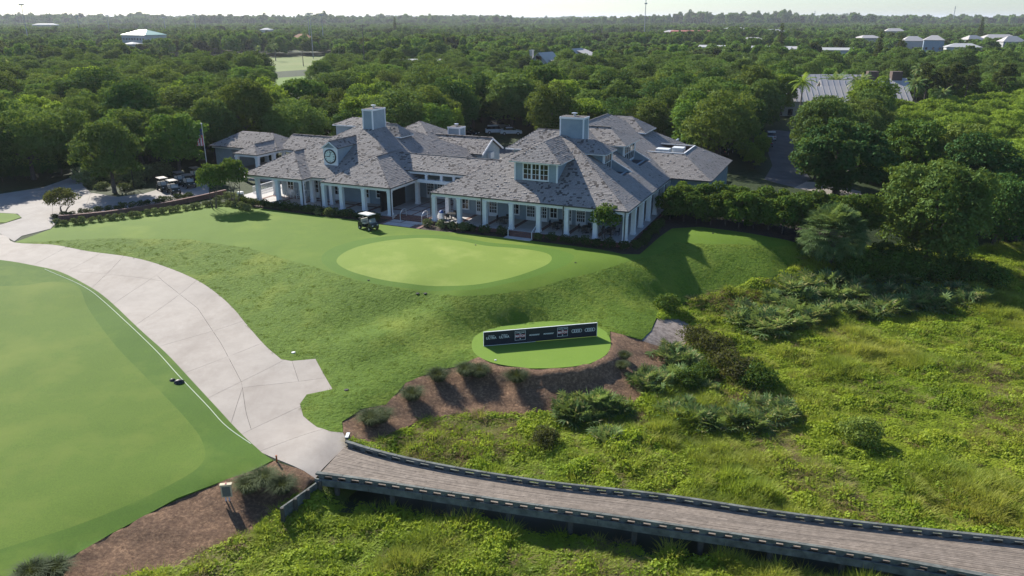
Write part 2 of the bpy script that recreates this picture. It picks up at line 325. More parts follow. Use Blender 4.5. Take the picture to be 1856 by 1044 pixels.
REG = [  # first match wins: name, polygon, material, point spacing, raise
 ('cart_path', path_pg, 'joint', .8, 0), ('driveway', drive_pg, 'drive', 1.2, 0), ('grass_island', patch_pg, 'lawn', 1.5, .05),
 ('putting_green', green_pg, 'green_turf', .8, .05), ('green_collar', collar_pg, 'collar', .8, .05), ('tee_turf', tee_pg, 'tee_turf', .8, .05),
 ('fairway', fairway_pg, 'fairway', 1, .07), ('fairway_edge', fairway_edge_pg, 'fairway_edge', .8, .07),
 ('sand_patch', sand_pg, 'sand', .4, 0), ('pine_straw_bank', mulch_pg, 'pine_straw', .35, 0), ('pine_straw_bed', mulch2_pg, 'pine_straw', .35, 0),
 ('garden_bed', bed_pg, 'bed_soil', 1, 0), ('rough_slope', slope_pg, 'rough', .6, .05), ('lawn', lawn_all, 'lawn', .8, .05),
 ('service_road', service_pg, 'asphalt', 2, 0), ('service_drive', drive2_pg, 'drive', 2, 0),
 ('parking_lot', lot_pg, 'asphalt', 3, 0), ('courtyard', court_pg, 'drive', 3, 0), ('playing_field', field1_pg, 'field', 20, 0), ('fairway_beyond', field2_pg, 'lawn', 8, 0),
 ('marsh_ground', marsh_pg, 'marsh_floor', 1.0, 0)]
def dens(pg, s):
    out = []
    for a, b in zip(pg, pg[1:] + pg[:1]):
        n = max(1, int(math.hypot(b[0] - a[0], b[1] - a[1]) / s))
        out += [(a[0] + (b[0] - a[0]) * i / n, a[1] + (b[1] - a[1]) * i / n) for i in range(n)]
    return out
pts, edges = [], []
for name, pg, mat, sp, rs in REG:
    d = dens(pg, max(sp, .7)); n = len(pts); pts += d; edges += [(n + i, n + (i + 1) % len(d)) for i in range(len(d))]
gx = []
def grid(x0, x1, y0, y1, s, excl=None):
    X, Y = np.meshgrid(np.arange(x0, x1, s), np.arange(y0, y1, s)); X = X.ravel() + (np.random.RandomState(int(s * 100)).rand(X.size) - .5) * s * .5; Y = Y.ravel() + (np.random.RandomState(int(s * 100) + 1).rand(Y.size) - .5) * s * .5
    k = np.ones(len(X), bool)
    if excl: k = ~((X > excl[0]) & (X < excl[1]) & (Y > excl[2]) & (Y < excl[3]))
    return list(zip(X[k], Y[k]))
near = (-62, 62, 22, 100)
pts += grid(*near, .85) + grid(-130, 130, -5, 180, 3.5, near) + grid(-420, 420, -60, 640, 22, (-130, 130, -5, 180)) + grid(-3000, 3000, -300, 4200, 190, (-420, 420, -60, 640))
for pg, s in ((mulch_pg, .33), (mulch2_pg, .33)):
    a = np.array(pg); g = grid(a[:, 0].min(), a[:, 0].max(), a[:, 1].min(), a[:, 1].max(), s); X = np.array(g); k = inside_np(X[:, 0], X[:, 1], pg); pts += [tuple(p) for p in X[k]]
FAR = [(-5200, -1500), (5200, -1500), (9000, 5200), (6000, 7600), (900, 5600), (-1500, 4300), (-5200, 3300)]
n = len(pts); pts += FAR; edges += [(n + i, n + (i + 1) % len(FAR)) for i in range(len(FAR))]
vo, eo, fo, *_ = delaunay_2d_cdt([Vector(p) for p in pts], edges, [], 1, 1e-4)
GV = np.array([(v.x, v.y) for v in vo]); GF = np.array([f for f in fo if len(f) == 3])
GZ = height(GV[:, 0], GV[:, 1])
cen = GV[GF].mean(1); reg = np.full(len(GF), len(REG))
for i in range(len(REG) - 1, -1, -1): reg[inside_np(cen[:, 0], cen[:, 1], REG[i][1])] = i
inb = inside_np(cen[:, 0], cen[:, 1], FAR)
def ground_obj(i, name, mat, raise_):
    k = (reg == i) & inb
    if not k.any(): return None
    F = GF[k]; ids, inv = np.unique(F, return_inverse=True); F2 = inv.reshape(F.shape); Z = GZ[ids].copy() + raise_
    if mat == 'joint' or name == 'driveway': Z -= .16
    if name.startswith('pine'):
        Z += np.array([noise.noise((x * 1.3, y * 1.3, 3)) * .10 + noise.noise((x * .5, y * .5, 9)) * .12 for x, y in GV[ids]]) + .03
    V = np.c_[GV[ids], Z]
    if raise_ > 0:  # skirt
        e = np.sort(np.r_[F2[:, [0, 1]], F2[:, [1, 2]], F2[:, [2, 0]]], 1); u, c = np.unique(e, axis=0, return_counts=True); bd = u[c == 1]
        n0 = len(V); V = np.r_[V, V, V - [0, 0, raise_ + .05]]
        F2 = np.r_[F2, np.c_[bd[:, 0] + n0, bd[:, 1] + n0, bd[:, 1] + 2 * n0], np.c_[bd[:, 0] + n0, bd[:, 1] + 2 * n0, bd[:, 0] + 2 * n0]]
    me = np_mesh(name, V, F2, mat, smooth=True)
    return tag(link(name, me), kind='structure')
GOBJ = {}
for i, (name, pg, mat, sp, rs) in enumerate(REG): GOBJ[name] = ground_obj(i, name, mat, rs)
GOBJ['ground'] = ground_obj(len(REG), 'ground', 'forest_floor', 0)
mb = MB(); mb.face([(-20000, -3000, -.6), (20000, -3000, -.6), (20000, 22000, -.6), (-20000, 22000, -.6)]); tag(mb.build('sea', 'ocean'), kind='structure')

# ================================================================== concrete slabs of the cart path
def slabs(parent, pg, joints, step, mat, zo=.045, gap=.012):
    d = dens(pg, step); pt = list(d); ed = [(i, (i + 1) % len(d)) for i in range(len(d))]
    for j in joints:
        j = [np.array(p) for p in j]; j[0] = j[0] + (j[0] - j[1]) / np.linalg.norm(j[0] - j[1]) * .6; j[-1] = j[-1] + (j[-1] - j[-2]) / np.linalg.norm(j[-1] - j[-2]) * .6
        n = len(pt); q = resample(j, max(3, int(sum(np.linalg.norm(b - a) for a, b in zip(j, j[1:])) / step))); pt += [tuple(p) for p in q]; ed += [(n + i, n + i + 1) for i in range(len(q) - 1)]
    a = np.array(pg); g = np.array(grid(a[:, 0].min(), a[:, 0].max(), a[:, 1].min(), a[:, 1].max(), step * 1.1)); g = g[inside_np(g[:, 0], g[:, 1], pg)]; q = np.array(pt); g = g[[np.hypot(*(q - p).T).min() > step * .55 for p in g]]; pt += [tuple(p) for p in g]
    vo, eo, fo, ov, oe, of = delaunay_2d_cdt([Vector(p) for p in pt], ed, [], 0, 1e-4)
    V = np.array([(v.x, v.y) for v in vo]); F = np.array([f for f in fo if len(f) == 3]); F = F[inside_np(*V[F].mean(1).T, pg)]
    con = {tuple(sorted(e)) for e, o in zip(eo, oe) if len(o)}
    own = {}
    par = list(range(len(F)))
    def find(i):
        while par[i] != i: par[i] = par[par[i]]; i = par[i]
        return i
    for i, f in enumerate(F):
        for k in range(3):
            e = tuple(sorted((int(f[k]), int(f[(k + 1) % 3]))))
            if e in con: continue
            if e in own: par[find(i)] = find(own[e])
            else: own[e] = i
    comp = {}
    for i in range(len(F)): comp.setdefault(find(i), []).append(i)
    for ids in comp.values():
        f = F[ids]; u, inv = np.unique(f, return_inverse=True); f = inv.reshape(f.shape); X = V[u].copy(); X0 = X.copy()
        area = sum(abs(np.cross(X[t[1]] - X[t[0]], X[t[2]] - X[t[0]])) / 2 for t in f)
        if area < .004: continue
        e = np.r_[f[:, [0, 1]], f[:, [1, 2]], f[:, [2, 0]]]; se = np.sort(e, 1); uu, first, cnt = np.unique(se, axis=0, return_index=True, return_counts=True); bd = e[first[cnt == 1]]
        nrm = np.zeros_like(X)
        for p, q in bd:
            t = X[q] - X[p]; t /= max(np.linalg.norm(t), 1e-6); n = np.array([-t[1], t[0]]); nrm[p] += n; nrm[q] += n
        L = np.linalg.norm(nrm, axis=1); k = L > 1e-6; X[k] += nrm[k] / L[k][:, None] * gap
        sg = lambda Q: (Q[f[:, 1], 0] - Q[f[:, 0], 0]) * (Q[f[:, 2], 1] - Q[f[:, 0], 1]) - (Q[f[:, 1], 1] - Q[f[:, 0], 1]) * (Q[f[:, 2], 0] - Q[f[:, 0], 0])
        bad = np.unique(f[sg(X) * np.sign(sg(X0)) < .004]); X[bad] = X0[bad]          # leave slivers where they were
        Z = height(X[:, 0], X[:, 1]) + zo; n = len(X)
        VV = np.r_[np.c_[X, Z], np.c_[X, Z], np.c_[X, Z - .26]]; FF = np.r_[f, np.c_[bd[:, 1], bd[:, 0], bd[:, 0] + n] + n, np.c_[bd[:, 1], bd[:, 0] + n, bd[:, 1] + n] + n]
        link('slab', np_mesh('slab', VV, FF, mat, smooth=True), parent)
JP = [[(-300, 447), (-290, 408)], [(-120, 458), (-110, 417)], [(0, 466), (44, 446)], [(62, 480), (118, 450)], [(118, 494), (180, 461)], [(168, 521), (222, 467)], [(205, 552), (300, 488)], [(246, 590), (355, 510)], [(291, 628), (442, 582)], [(337, 676), (476, 622)],
      [(378, 722), (512, 655)], [(420, 765), (440, 703), (600, 684)], [(440, 787), (543, 738)], [(474, 818), (585, 779)],
      [(262, 476), (295, 510), (358, 559), (400, 622), (438, 694), (446, 749), (462, 800)], [(530, 657), (548, 712)], [(100, 490), (190, 497), (262, 505), (295, 510)]]
slabs(GOBJ['cart_path'], path_pg, [[G(*p)[:2] for p in j] for j in JP], .8, 'concrete')
JD = [[(-200, 340), (-190, 400)], [(20, 352), (-20, 386)], [(95, 335), (96, 412)], [(150, 336), (108, 400)], [(165, 350), (150, 392)], [(230, 357), (215, 382)], [(290, 345), (285, 368)], [(335, 336), (330, 360)], [(-100, 345), (20, 352), (110, 360), (160, 372), (230, 368), (380, 340)]]
slabs(GOBJ['driveway'], drive_pg, [[G(*p)[:2] for p in j] for j in JD], 1.2, 'drive')
# ================================================================== clubhouse
plain('white_trim', (.74, .75, .76), .55, var=.05)
plain('dark_gutter', (.045, .047, .05), .5, var=.2)
plain('door_white', (.70, .71, .72), .5, var=.05)
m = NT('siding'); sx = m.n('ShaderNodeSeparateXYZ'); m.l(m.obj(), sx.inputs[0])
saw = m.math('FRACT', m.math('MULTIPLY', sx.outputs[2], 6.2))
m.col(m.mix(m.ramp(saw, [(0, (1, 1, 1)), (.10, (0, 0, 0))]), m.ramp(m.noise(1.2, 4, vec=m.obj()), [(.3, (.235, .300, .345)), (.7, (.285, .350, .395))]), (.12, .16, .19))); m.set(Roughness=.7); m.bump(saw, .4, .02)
m = NT('glass'); m.set(Base_Color=(.008, .012, .012, 1), Roughness=.06); m.p.inputs['Specular IOR Level'].default_value = .5
m = NT('shake'); at_ = m.n('ShaderNodeAttribute', attribute_name='tone'); 
g = m.ramp(at_.outputs['Fac'], [(0, (.072, .064, .057)), (.25, (.135, .122, .111)), (.6, (.272, .248, .228)), (1, (.39, .362, .335))])
m.col(m.mix(m.math('MULTIPLY', m.noise(16, 3, vec=m.scalev(m.obj(), (1, 1, .3))), .35), g, (.12, .105, .10))); m.set(Roughness=.92); m.p.inputs['Specular IOR Level'].default_value = .1
plain('roof_deck', (.075, .066, .064), .95)
m = NT('brick'); bt = m.n('ShaderNodeTexBrick'); bt.inputs['Scale'].default_value = 4; bt.inputs['Color1'].default_value = (.19, .085, .065, 1); bt.inputs['Color2'].default_value = (.13, .065, .055, 1); bt.inputs['Mortar'].default_value = (.24, .21, .19, 1); bt.inputs['Mortar Size'].default_value = .012
m.l(m.obj(), bt.inputs['Vector']); m.col(bt.outputs['Color']); m.set(Roughness=.9)
plain('paving', (.40, .385, .375), .8, var=.12, scale=1.2)
plain('porch_floor', (.27, .25, .24), .8, var=.1)
plain('dark_interior', (.006, .006, .007), .9)
plain('black_metal', (.012, .012, .014), .45)
plain('steel_rail', (.62, .63, .64), .35, .6)
plain('white_plastic', (.75, .75, .73), .4)
plain('tan_roof', (.58, .50, .38), .9)
plain('equipment', (.60, .62, .62), .5)

Z0 = 4.4
ROOT = tag(empty('clubhouse', (OX, OY, Z0), TH), 'large clubhouse with grey shake hip roofs, white porch columns and clock dormer', 'building')
BL = (0, 0, -Z0)
def hb(mb, name, mat, parent=ROOT): return mb.build(name, mat, parent, BL if parent is ROOT else (0, 0, 0))
def hbox(name, mat, u0, u1, v0, v1, z0, z1, parent=ROOT): return hb(MB().box(u0, u1, v0, v1, z0, z1), name, mat, parent)
PT = math.tan(R(28))
nrng = np.random.RandomState(5)
def clip_span(pg, t):
    xs = []
    for (a, b), (c, d) in zip(pg, pg[1:] + pg[:1]):
        if (b <= t < d) or (d <= t < b): xs.append(a + (c - a) * (t - b) / (d - b))
    return sorted(xs)
def roof_face(name, pts, holes=(), thick=.14, rough=1.0, parent=ROOT):
    'one plane of roof: deck + shakes laid in courses (real, overlapping, a little curled)'
    p = [Vector(q) for q in pts]; n = Vector((0, 0, 0))
    for a, b in zip(p, p[1:] + p[:1]): n += a.cross(b)
    n.normalize()
    if n.z < 0: p = p[::-1]; n = -n
    e = Vector((0, 0, 1)).cross(n).normalized(); s = n.cross(e).normalized()      # e along the eave, s up the slope
    o = p[0]; to2 = lambda q: ((q - o).dot(e), (q - o).dot(s)); p2 = [to2(q) for q in p]; h2 = [[to2(Vector(q)) for q in h] for h in holes]
    deck = MB()
    if not h2:
        deck.face(p); deck.face([q - n * thick for q in p][::-1])
        for a, b in zip(p, p[1:] + p[:1]): deck.face([a - n * thick, b - n * thick, b, a])
    else:
        allp = p2 + [q for h in h2 for q in h]; ed = [(i, (i + 1) % len(p2)) for i in range(len(p2))]; k = len(p2)
        for h in h2: ed += [(k + i, k + (i + 1) % len(h)) for i in range(len(h))]; k += len(h)
        vo, eo, fo, *_ = delaunay_2d_cdt([Vector(q) for q in allp], ed, [], 1, 1e-5)
        for f in fo:
            c = sum((vo[i] for i in f), Vector((0, 0))) / len(f)
            if any(inside(c, h) for h in h2) or not inside(c, p2): continue
            q = [o + e * vo[i].x + s * vo[i].y for i in f]
            if (q[1] - q[0]).cross(q[2] - q[0]).dot(n) < 0: q = q[::-1]
            deck.face(q)
    d = hb(deck, 'roof_plane', 'roof_deck', parent)
    mb = MB(); t0 = min(q[1] for q in p2); t1 = max(q[1] for q in p2); ex = .27; t = t0 - .04; ph = rnd.random() * 50
    while t < t1 - .05:
        sp = clip_span(p2, min(max(t + ex * .5, t0 + .02), t1 - .02))
        for a, b in zip(sp[::2], sp[1::2]):
            x = a - .03 + rnd.random() * .1
            while x < b - .04:
                wd = .16 + rnd.random() * .20; x1 = min(x + wd, b + .03)
                c2 = ((x + x1) / 2, t + ex / 2)
                if not any(inside(c2, h) for h in h2):
                    nv = noise.noise((c2[0] * .55 + ph, c2[1] * 1.1, ph)); nv2 = noise.noise((c2[0] * 2.1, c2[1] * 2.9 + ph, 4.4))
                    tone = .68 + rnd.random() * .17 + nv * .14
                    curl = .018 + rnd.random() * .02
                    if nv2 * rough > .30 and rnd.random() < .5: tone = .02 + rnd.random() * .28
                    elif rnd.random() < .05 * rough: tone = .2 + rnd.random() * .2
                    if nv2 < -.22 and rnd.random() < .4 * rough: curl += .02 + rnd.random() * .025
                    j0, j1 = (rnd.random() - .5) * .07 * rough, (rnd.random() - .5) * .05 * rough
                    q = [o + e * x + s * (t + j0) + n * curl, o + e * (x1 - .012) + s * (t + j1) + n * (curl + (rnd.random() - .5) * .02), o + e * (x1 - .012) + s * (t + ex * 1.12) + n * .012, o + e * x + s * (t + ex * 1.12) + n * .012]
                    tone = max(0, min(1, tone)); mb.face(q, tone + 1e-4)
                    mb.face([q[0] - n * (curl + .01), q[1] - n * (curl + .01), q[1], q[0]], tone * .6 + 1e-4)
                x = x1
        t += ex
    sh = mb.build('shakes', 'shake', d); sh['kind'] = 'stuff'
    return d
def hip(u0, u1, v0, v1, ze, k=PT, rough=1.0, holes=None, faces='FRBL', end=1.0):
    'hip roof over a rectangle'
    holes = holes or {}
    if (u1 - u0) <= (v1 - v0):
        h = (u1 - u0) / 2; zr = ze + h * k; a = ((u0 + u1) / 2, v0 + h * end, zr); b = ((u0 + u1) / 2, v1 - h * end, zr)
        F = dict(F=[(u0, v0, ze), (u1, v0, ze), a], B=[(u1, v1, ze), (u0, v1, ze), b], R=[(u1, v0, ze), (u1, v1, ze), b, a], L=[(u0, v1, ze), (u0, v0, ze), a, b])
    else:
        h = (v1 - v0) / 2; zr = ze + h * k; a = (u0 + h * end, (v0 + v1) / 2, zr); b = (u1 - h * end, (v0 + v1) / 2, zr)
        F = dict(F=[(u0, v0, ze), (u1, v0, ze), b, a], B=[(u1, v1, ze), (u0, v1, ze), a, b], R=[(u1, v0, ze), (u1, v1, ze), b], L=[(u0, v1, ze), (u0, v0, ze), a])
    for k_ in faces: roof_face('roof', F[k_], holes.get(k_, ()), rough=rough if k_ != 'R' else rough * .45)
    return zr
def gutter(a, b, z, off=.06):
    mb = MB(); mb.bar((*a, z - .06), (*b, z - .06), .12, .13); return hb(mb, 'gutter', 'dark_gutter')
def beam(u0, u1, v0, v1, z0=7.98, z1=8.36): return hbox('beam', 'white_trim', u0, u1, v0, v1, z0, z1)
col_me = MB().box(-.24, .24, -.24, .24, 0, 3.0).box(-.29, .29, -.29, .29, 0, .22).box(-.28, .28, -.28, .28, 2.82, 2.98).mesh('column', 'white_trim')
def column(u, v, z=4.99):
    return link('column', col_me, ROOT, (u, v, z - Z0))
def downspout(u, v): hb(MB().box(u - .05, u + .05, v - .05, v + .05, 4.9, 8.35), 'downspout', 'dark_gutter')
def framed(kind, o, h, nrm, wd, ht, nx, ny, parent=ROOT, panel=0.0, mat='white_trim', lites=True):
    'window or door: frame with muntins standing proud, glass as sub-part'
    o, h, nrm = Vector(o), Vector(h).normalized(), Vector(nrm).normalized(); up = Vector((0, 0, 1))
    M = Matrix(((h.x, nrm.x, 0, o.x), (h.y, nrm.y, 0, o.y), (h.z, nrm.z, 1, o.z), (0, 0, 0, 1)))
    mb = MB(); f = .13
    mb.box(-wd / 2 - f, -wd / 2, 0, .09, -f * (kind == 'window'), ht + f, M); mb.box(wd / 2, wd / 2 + f, 0, .09, -f * (kind == 'window'), ht + f, M); mb.box(-wd / 2, wd / 2, 0, .09, ht, ht + f, M)
    mb.box(-wd / 2, wd / 2, 0, .10, -f if kind == 'window' else 0, panel if panel > 0 else 0.03, M)
    for i in range(1, nx): x = -wd / 2 + wd * i / nx; mb.box(x - .025, x + .025, .02, .075, max(panel, 0.03), ht, M)
    for j in range(1, ny): z = panel + (ht - panel) * j / ny; mb.box(-wd / 2, wd / 2, .02, .072, z - .025, z + .025, M)
    fr = hb(mb, kind, mat, parent)
    if parent is not ROOT: return hb(MB().box(-wd / 2, wd / 2, .0, .03, max(panel, 0.03), ht, M), 'pane', 'glass', parent)
    MB().box(-wd / 2, wd / 2, .0, .03, max(panel, 0.03), ht, M).build('pane', 'glass', fr)
    return fr
def french(u, v, face='F', wd=1.5):
    if face == 'F': framed('door', (u, v, 5.02), (1, 0, 0), (0, -1, 0), wd, 2.45, 4, 5, panel=.45)
    else: framed('door', (u, v, 5.02), (0, 1, 0), (1, 0, 0), wd, 2.45, 4, 5, panel=.45)
def win(u, v, face='F', wd=1.0, z=5.9, ht=1.55, nx=2, ny=3):
    if face == 'F': framed('window', (u, v, z), (1, 0, 0), (0, -1, 0), wd, ht, nx, ny)
    else: framed('window', (u, v, z), (0, 1, 0), (1, 0, 0), wd, ht, nx, ny)

ZE = 8.45
BAY = 3.36
# --- right wing -----------------------------------------------------------------------------
wells = [[(-5.6, 9.4), (-2.95, 9.4), (-2.95, 12.7), (-5.6, 12.7)], [(-5.2, 16.6), (-2.95, 16.6), (-2.95, 21.8), (-5.2, 21.8)]]
rz_ = lambda u: ZE + (.3 - u) * PT
hip(-23.8, .3, -.3, 43.0, ZE, holes={'R': [[(u, v, rz_(u)) for u, v in wl] for wl in wells]})
for a, b in (((-23.8, -.36), (.36, -.36)), ((.36, -.3), (.36, 43)), ((-23.86, -.3), (-23.86, 43))): gutter(a, b, ZE)
for k in range(8): column(-BAY * k, 0)
for k in range(1, 7): column(0, BAY * k)
for k in range(1, 3): column(-23.52, BAY * k)
beam(-23.76, .24, -.2, .2); beam(-.2, .2, .2, 20.4); beam(-23.72, -23.32, .2, 8)
for k in (0, 2, 5, 7): downspout(-BAY * k + (-.32 if k else .0) + (.32 if k == 7 else 0) - (.33 if k == 7 else 0), -.31)
hbox('porch_slab', 'paving', -23.95, .55, -.55, 21, 4.3, 4.985)
hbox('brick_edge', 'brick', -24.0, .6, -.62, -.552, 4.2, 4.97); hbox('brick_edge', 'brick', .552, .62, -.62, 21, 4.2, 4.97)
for k in range(7): # brick bands across the porch floor
    hbox('floor_band', 'brick', -BAY * k - .25 - BAY, -BAY * k + .25 - BAY, -.3, 4.5, 4.98, 4.99)
hbox('wall', 'siding', -23.4, -3.6, 4.6, 4.85, 4.9, 8.6); hbox('wall', 'siding', -3.85, -3.6, 4.852, 42.5, 4.9, 10.2)
hbox('wall', 'siding', -23.4, -23.15, 4.852, 42.5, 4.9, 8.6); hbox('wall', 'siding', -23.1, -3.9, 42.2, 42.5, 4.9, 8.6)
hbox('porch_ceiling', 'white_trim', -23.4, -.25, .25, 4.55, 8.30, 8.36); hbox('porch_ceiling', 'white_trim', -3.55, -.25, 4.6, 40, 8.30, 8.36)
for u in (-19.6, -17.9, -12.9, -11.4, -8.3, -6.6): french(u, 4.58, wd=.95)
for u in (-21.7, -14.9, -10.0, -4.9): win(u, 4.58, wd=.8, z=5.6, ht=1.9)
for v in (7, 9.5, 14, 17, 19.5): french(-3.58, v, 'R', 1.4)
# --- left wing ------------------------------------------------------------------------------
hip(-52.1, -29.55, 1.6, 26.4, ZE)
hip(-39.65, -29.45, -.3, 16, ZE, faces='FRL'); hip(-52.3, -42.6, -.32, 15, ZE, faces='FRL')
for a, b in (((-39.7, -.36), (-29.4, -.36)), ((-29.39, -.3), (-29.39, 7.2)), ((-52.3, -.38), (-42.5, -.38)), ((-42.6, 1.54), (-39.6, 1.54)), ((-42.54, -.3), (-42.54, 1.5)), ((-39.71, -.3), (-39.71, 1.5)), ((-52.36, -.3), (-52.36, 18))): gutter(a, b, ZE)
for u in (-29.75, -33.5, -36.85, -39.55, -42.98, -46.9, -50.2): column(u, 0)
for u, v in ((-39.9, 2.05), (-43.0, 2.1), (-29.8, 6.75), (-50.4, 3.6), (-50.6, 7.2), (-51.6, 10.8)): column(u, v)
beam(-39.79, -29.51, -.2, .2); beam(-50.7, -42.74, -.2, .2); beam(-42.74, -39.79, 1.85, 2.2); beam(-29.95, -29.55, .2, 7); beam(-43.18, -42.78, .2, 1.85); beam(-39.75, -39.4, .2, 1.85); beam(-52.0, -50.7, -.2, .2); beam(-52.0, -51.6, .2, 12)
for u in (-29.42, -39.87, -42.66): downspout(u, -.31)
hbox('porch_slab', 'paving', -54.5, -29.2, -.55, 26, 4.3, 4.985); hbox('brick_edge', 'brick', -54.5, -29.2, -.62, -.552, 4.2, 4.97)
for k in range(6): hbox('floor_band', 'brick', -33.75 - 3.4 * k, -33.25 - 3.4 * k, -.3, 4.2, 4.98, 4.99)
hbox('floor_band', 'brick', -50.5, -30, 2.7, 3.2, 4.981, 4.991)
hbox('wall', 'siding', -50, -31.8, 4.4, 4.65, 4.9, 8.6); hbox('wall', 'siding', -50.2, -49.95, 4.652, 26, 4.9, 8.6); hbox('wall', 'siding', -32.05, -31.8, 4.652, 26, 4.9, 8.6)
hbox('dark_screen', 'dark_interior', -31.75, -31.6, .9, 6.6, 4.99, 8.3)
hbox('porch_ceiling', 'white_trim', -39.4, -29.95, .25, 4.35, 8.30, 8.36); hbox('porch_ceiling', 'white_trim', -51.5, -43.2, .25, 4.35, 8.30, 8.36)
for u in (-48.4, -44.2, -40.6, -36.2): framed('door', (u, 4.38, 5.02), (1, 0, 0), (0, -1, 0), .9, 2.4, 2, 3, panel=.75)
for u in (-34.0, -46.4): win(u, 4.38)
fence = MB()
for k in range(22): fence.box(-53.9 + k * .0, -53.86, 3 + k * .25, 3.05 + k * .25, 5.0, 5.95)
fence.box(-53.93, -53.83, 3, 8.6, 5.9, 5.98); fence.box(-53.93, -53.83, 3, 8.6, 5.08, 5.15); hb(fence, 'balustrade', 'white_trim')
hbox('pier', 'white_trim', -53.6, -53.0, -.4, .2, 4.5, 5.9)
# --- breezeway ------------------------------------------------------------------------------
ru = 11.05
roof_face('roof', [(-36, 6.3, 9.45), (-17.5, 6.3, 9.45), (-17.5, 9.3, ru), (-36, 9.3, ru)]); roof_face('roof', [(-36, 12.3, 9.45), (-17.5, 12.3, 9.45), (-17.5, 9.3, ru), (-36, 9.3, ru)])
gutter((-31.2, 6.24), (-22, 6.24), 9.45); beam(-31.0, -22, 6.35, 6.6, 9.02, 9.38)
beam(-29.5, -23.3, 6.1, 6.45, 7.98, 8.4)
for u in (-28.2, -26.0, -24.2): hbox('post', 'white_trim', u - .17, u + .17, 6.3, 6.55, 8.4, 9.02)
hbox('wall', 'siding', -31.8, -23.4, 10.4, 10.65, 4.9, 9.4)
for u in (-29.9, -28.3, -26.0, -24.4): french(u, 10.38, wd=.95)
for u in (-28.6, -26.4, -24.6): # round-headed lights above the doors
    mb = MB(); k = 14
    for i in range(k):
        a0, a1 = math.pi * i / k, math.pi * (i + 1) / k
        mb.face([(u + .62 * math.cos(a0), 10.33, 8.35 + .62 * math.sin(a0)), (u + .62 * math.cos(a1), 10.33, 8.35 + .62 * math.sin(a1)), (u + .5 * math.cos(a1), 10.33, 8.35 + .5 * math.sin(a1)), (u + .5 * math.cos(a0), 10.33, 8.35 + .5 * math.sin(a0))])
    hb(mb, 'arch_trim', 'white_trim')
    mb = MB(); mb.face([(u + .5 * math.cos(math.pi * i / k), 10.36, 8.35 + .5 * math.sin(math.pi * i / k)) for i in range(k + 1)]); hb(mb, 'arch_pane', 'glass')
hbox('terrace', 'brick', -29.3, -23.9, .6, 10.5, 4.3, 4.975)
for i in range(3):
    for j in range(4): hbox('paving_stone', 'paving', -29.0 + i * 1.75, -27.5 + i * 1.75, 1.2 + j * 2.3, 3.2 + j * 2.3, 4.97, 4.99)
for k in range(3): hbox('step', 'brick', -29.3, -23.9, .6 - .38 * (k + 1), .6 - .38 * k, 4.3, 4.85 - .13 * k)
for u0, u1, v0, v1 in ((-28.9, -27.4, -1.6, -.6), (-27.2, -25.0, -1.7, -.6), (-28.9, -25.2, -3.1, -1.85), (-24.9, -24.0, -1.5, -.6)): hbox('paving_stone', 'paving', u0, u1, v0, v1, 4.5, 4.69)
hbox('landing', 'brick', -29.4, -23.9, -3.2, -.54, 4.3, 4.66)
for u, side in ((-27.9, 1), (-24.9, 1)):
    hb(MB().tube([(u, -.75, 4.6), (u, -.75, 5.45), (u + .02, -.55, 5.75), (u, -.2, 5.9), (u, .3, 5.95), (u, .62, 5.8), (u, .68, 4.95)], .045, 6), 'handrail', 'steel_rail')
# front steps of the right wing
for k in range(3): hbox('step', 'brick', -13.1, -10.2, -.62 - .36 * (k + 1), -.62 - .36 * k, 4.3, 4.86 - .12 * k)
hbox('landing', 'paving', -13.3, -10.1, -2.6, -1.72, 4.3, 4.62)
for u in (-13.1, -10.2): hb(MB().tube([(u, -1.75, 4.55), (u, -1.75, 5.35), (u, -.45, 5.85), (u, -.4, 5.0)], .04, 6), 'handrail', 'white_trim')
# --- dormers --------------------------------------------------------------------------------
def drm_roof(rect, ze, zr, side):
    u0, u1, v0, v1 = rect; ca = (u0 + u1) / 2, (v0 + v1) / 2
    if side == 'F':   # ridge along v, hip end at the front
        h = (u1 - u0) / 2; a = (ca[0], v0 + h * .95, zr); b = (ca[0], v1, zr)
        roof_face('roof', [(u0, v0, ze), (u1, v0, ze), a]); roof_face('roof', [(u1, v0, ze), (u1, v1, ze), b, a]); roof_face('roof', [(u0, v1, ze), (u0, v0, ze), a, b])
    else:             # ridge along u, hip end at +u or -u
        h = (v1 - v0) / 2; s = 1 if side == 'R' else -1; ue, ui = (u1, u0) if s > 0 else (u0, u1)
        a = (ue - s * h * .95, ca[1], zr); b = (ui, ca[1], zr)
        roof_face('roof', [(ue, v0, ze), (ue, v1, ze), a], rough=.5); roof_face('roof', [(ui, v0, ze), (ue, v0, ze), a, b]); roof_face('roof', [(ue, v1, ze), (ui, v1, ze), b, a])
def trim_edge(pts, w=.10):
    mb = MB()
    for a, b in zip(pts, pts[1:]): mb.bar(a, b, w, .16)
    return hb(mb, 'eave_trim', 'white_trim')
# front dormer of the right wing
d = hbox('dormer', 'siding', -14.25, -9.05, 2.9, 9.5, 9.6, 12.45)
for x in (-14.25, -9.05): MB().box(x - .09, x + .09, 2.82, 3.0, 9.7, 12.4).build('corner_trim', 'white_trim', d)
framed('window', (-11.65, 2.89, 10.35), (1, 0, 0), (0, -1, 0), 3.0, 1.75, 6, 3, parent=d)
for x in (-12.15, -11.15): MB().box(x - .09, x + .09, 2.78, 2.885, 10.3, 12.1).build('mullion', 'white_trim', d)
drm_roof((-14.85, -8.45, 2.35, 12.4), 12.42, 14.35, 'F'); trim_edge([(-14.8, 9, 12.36), (-14.8, 2.4, 12.36), (-8.5, 2.4, 12.36), (-8.5, 8.3, 12.36)])
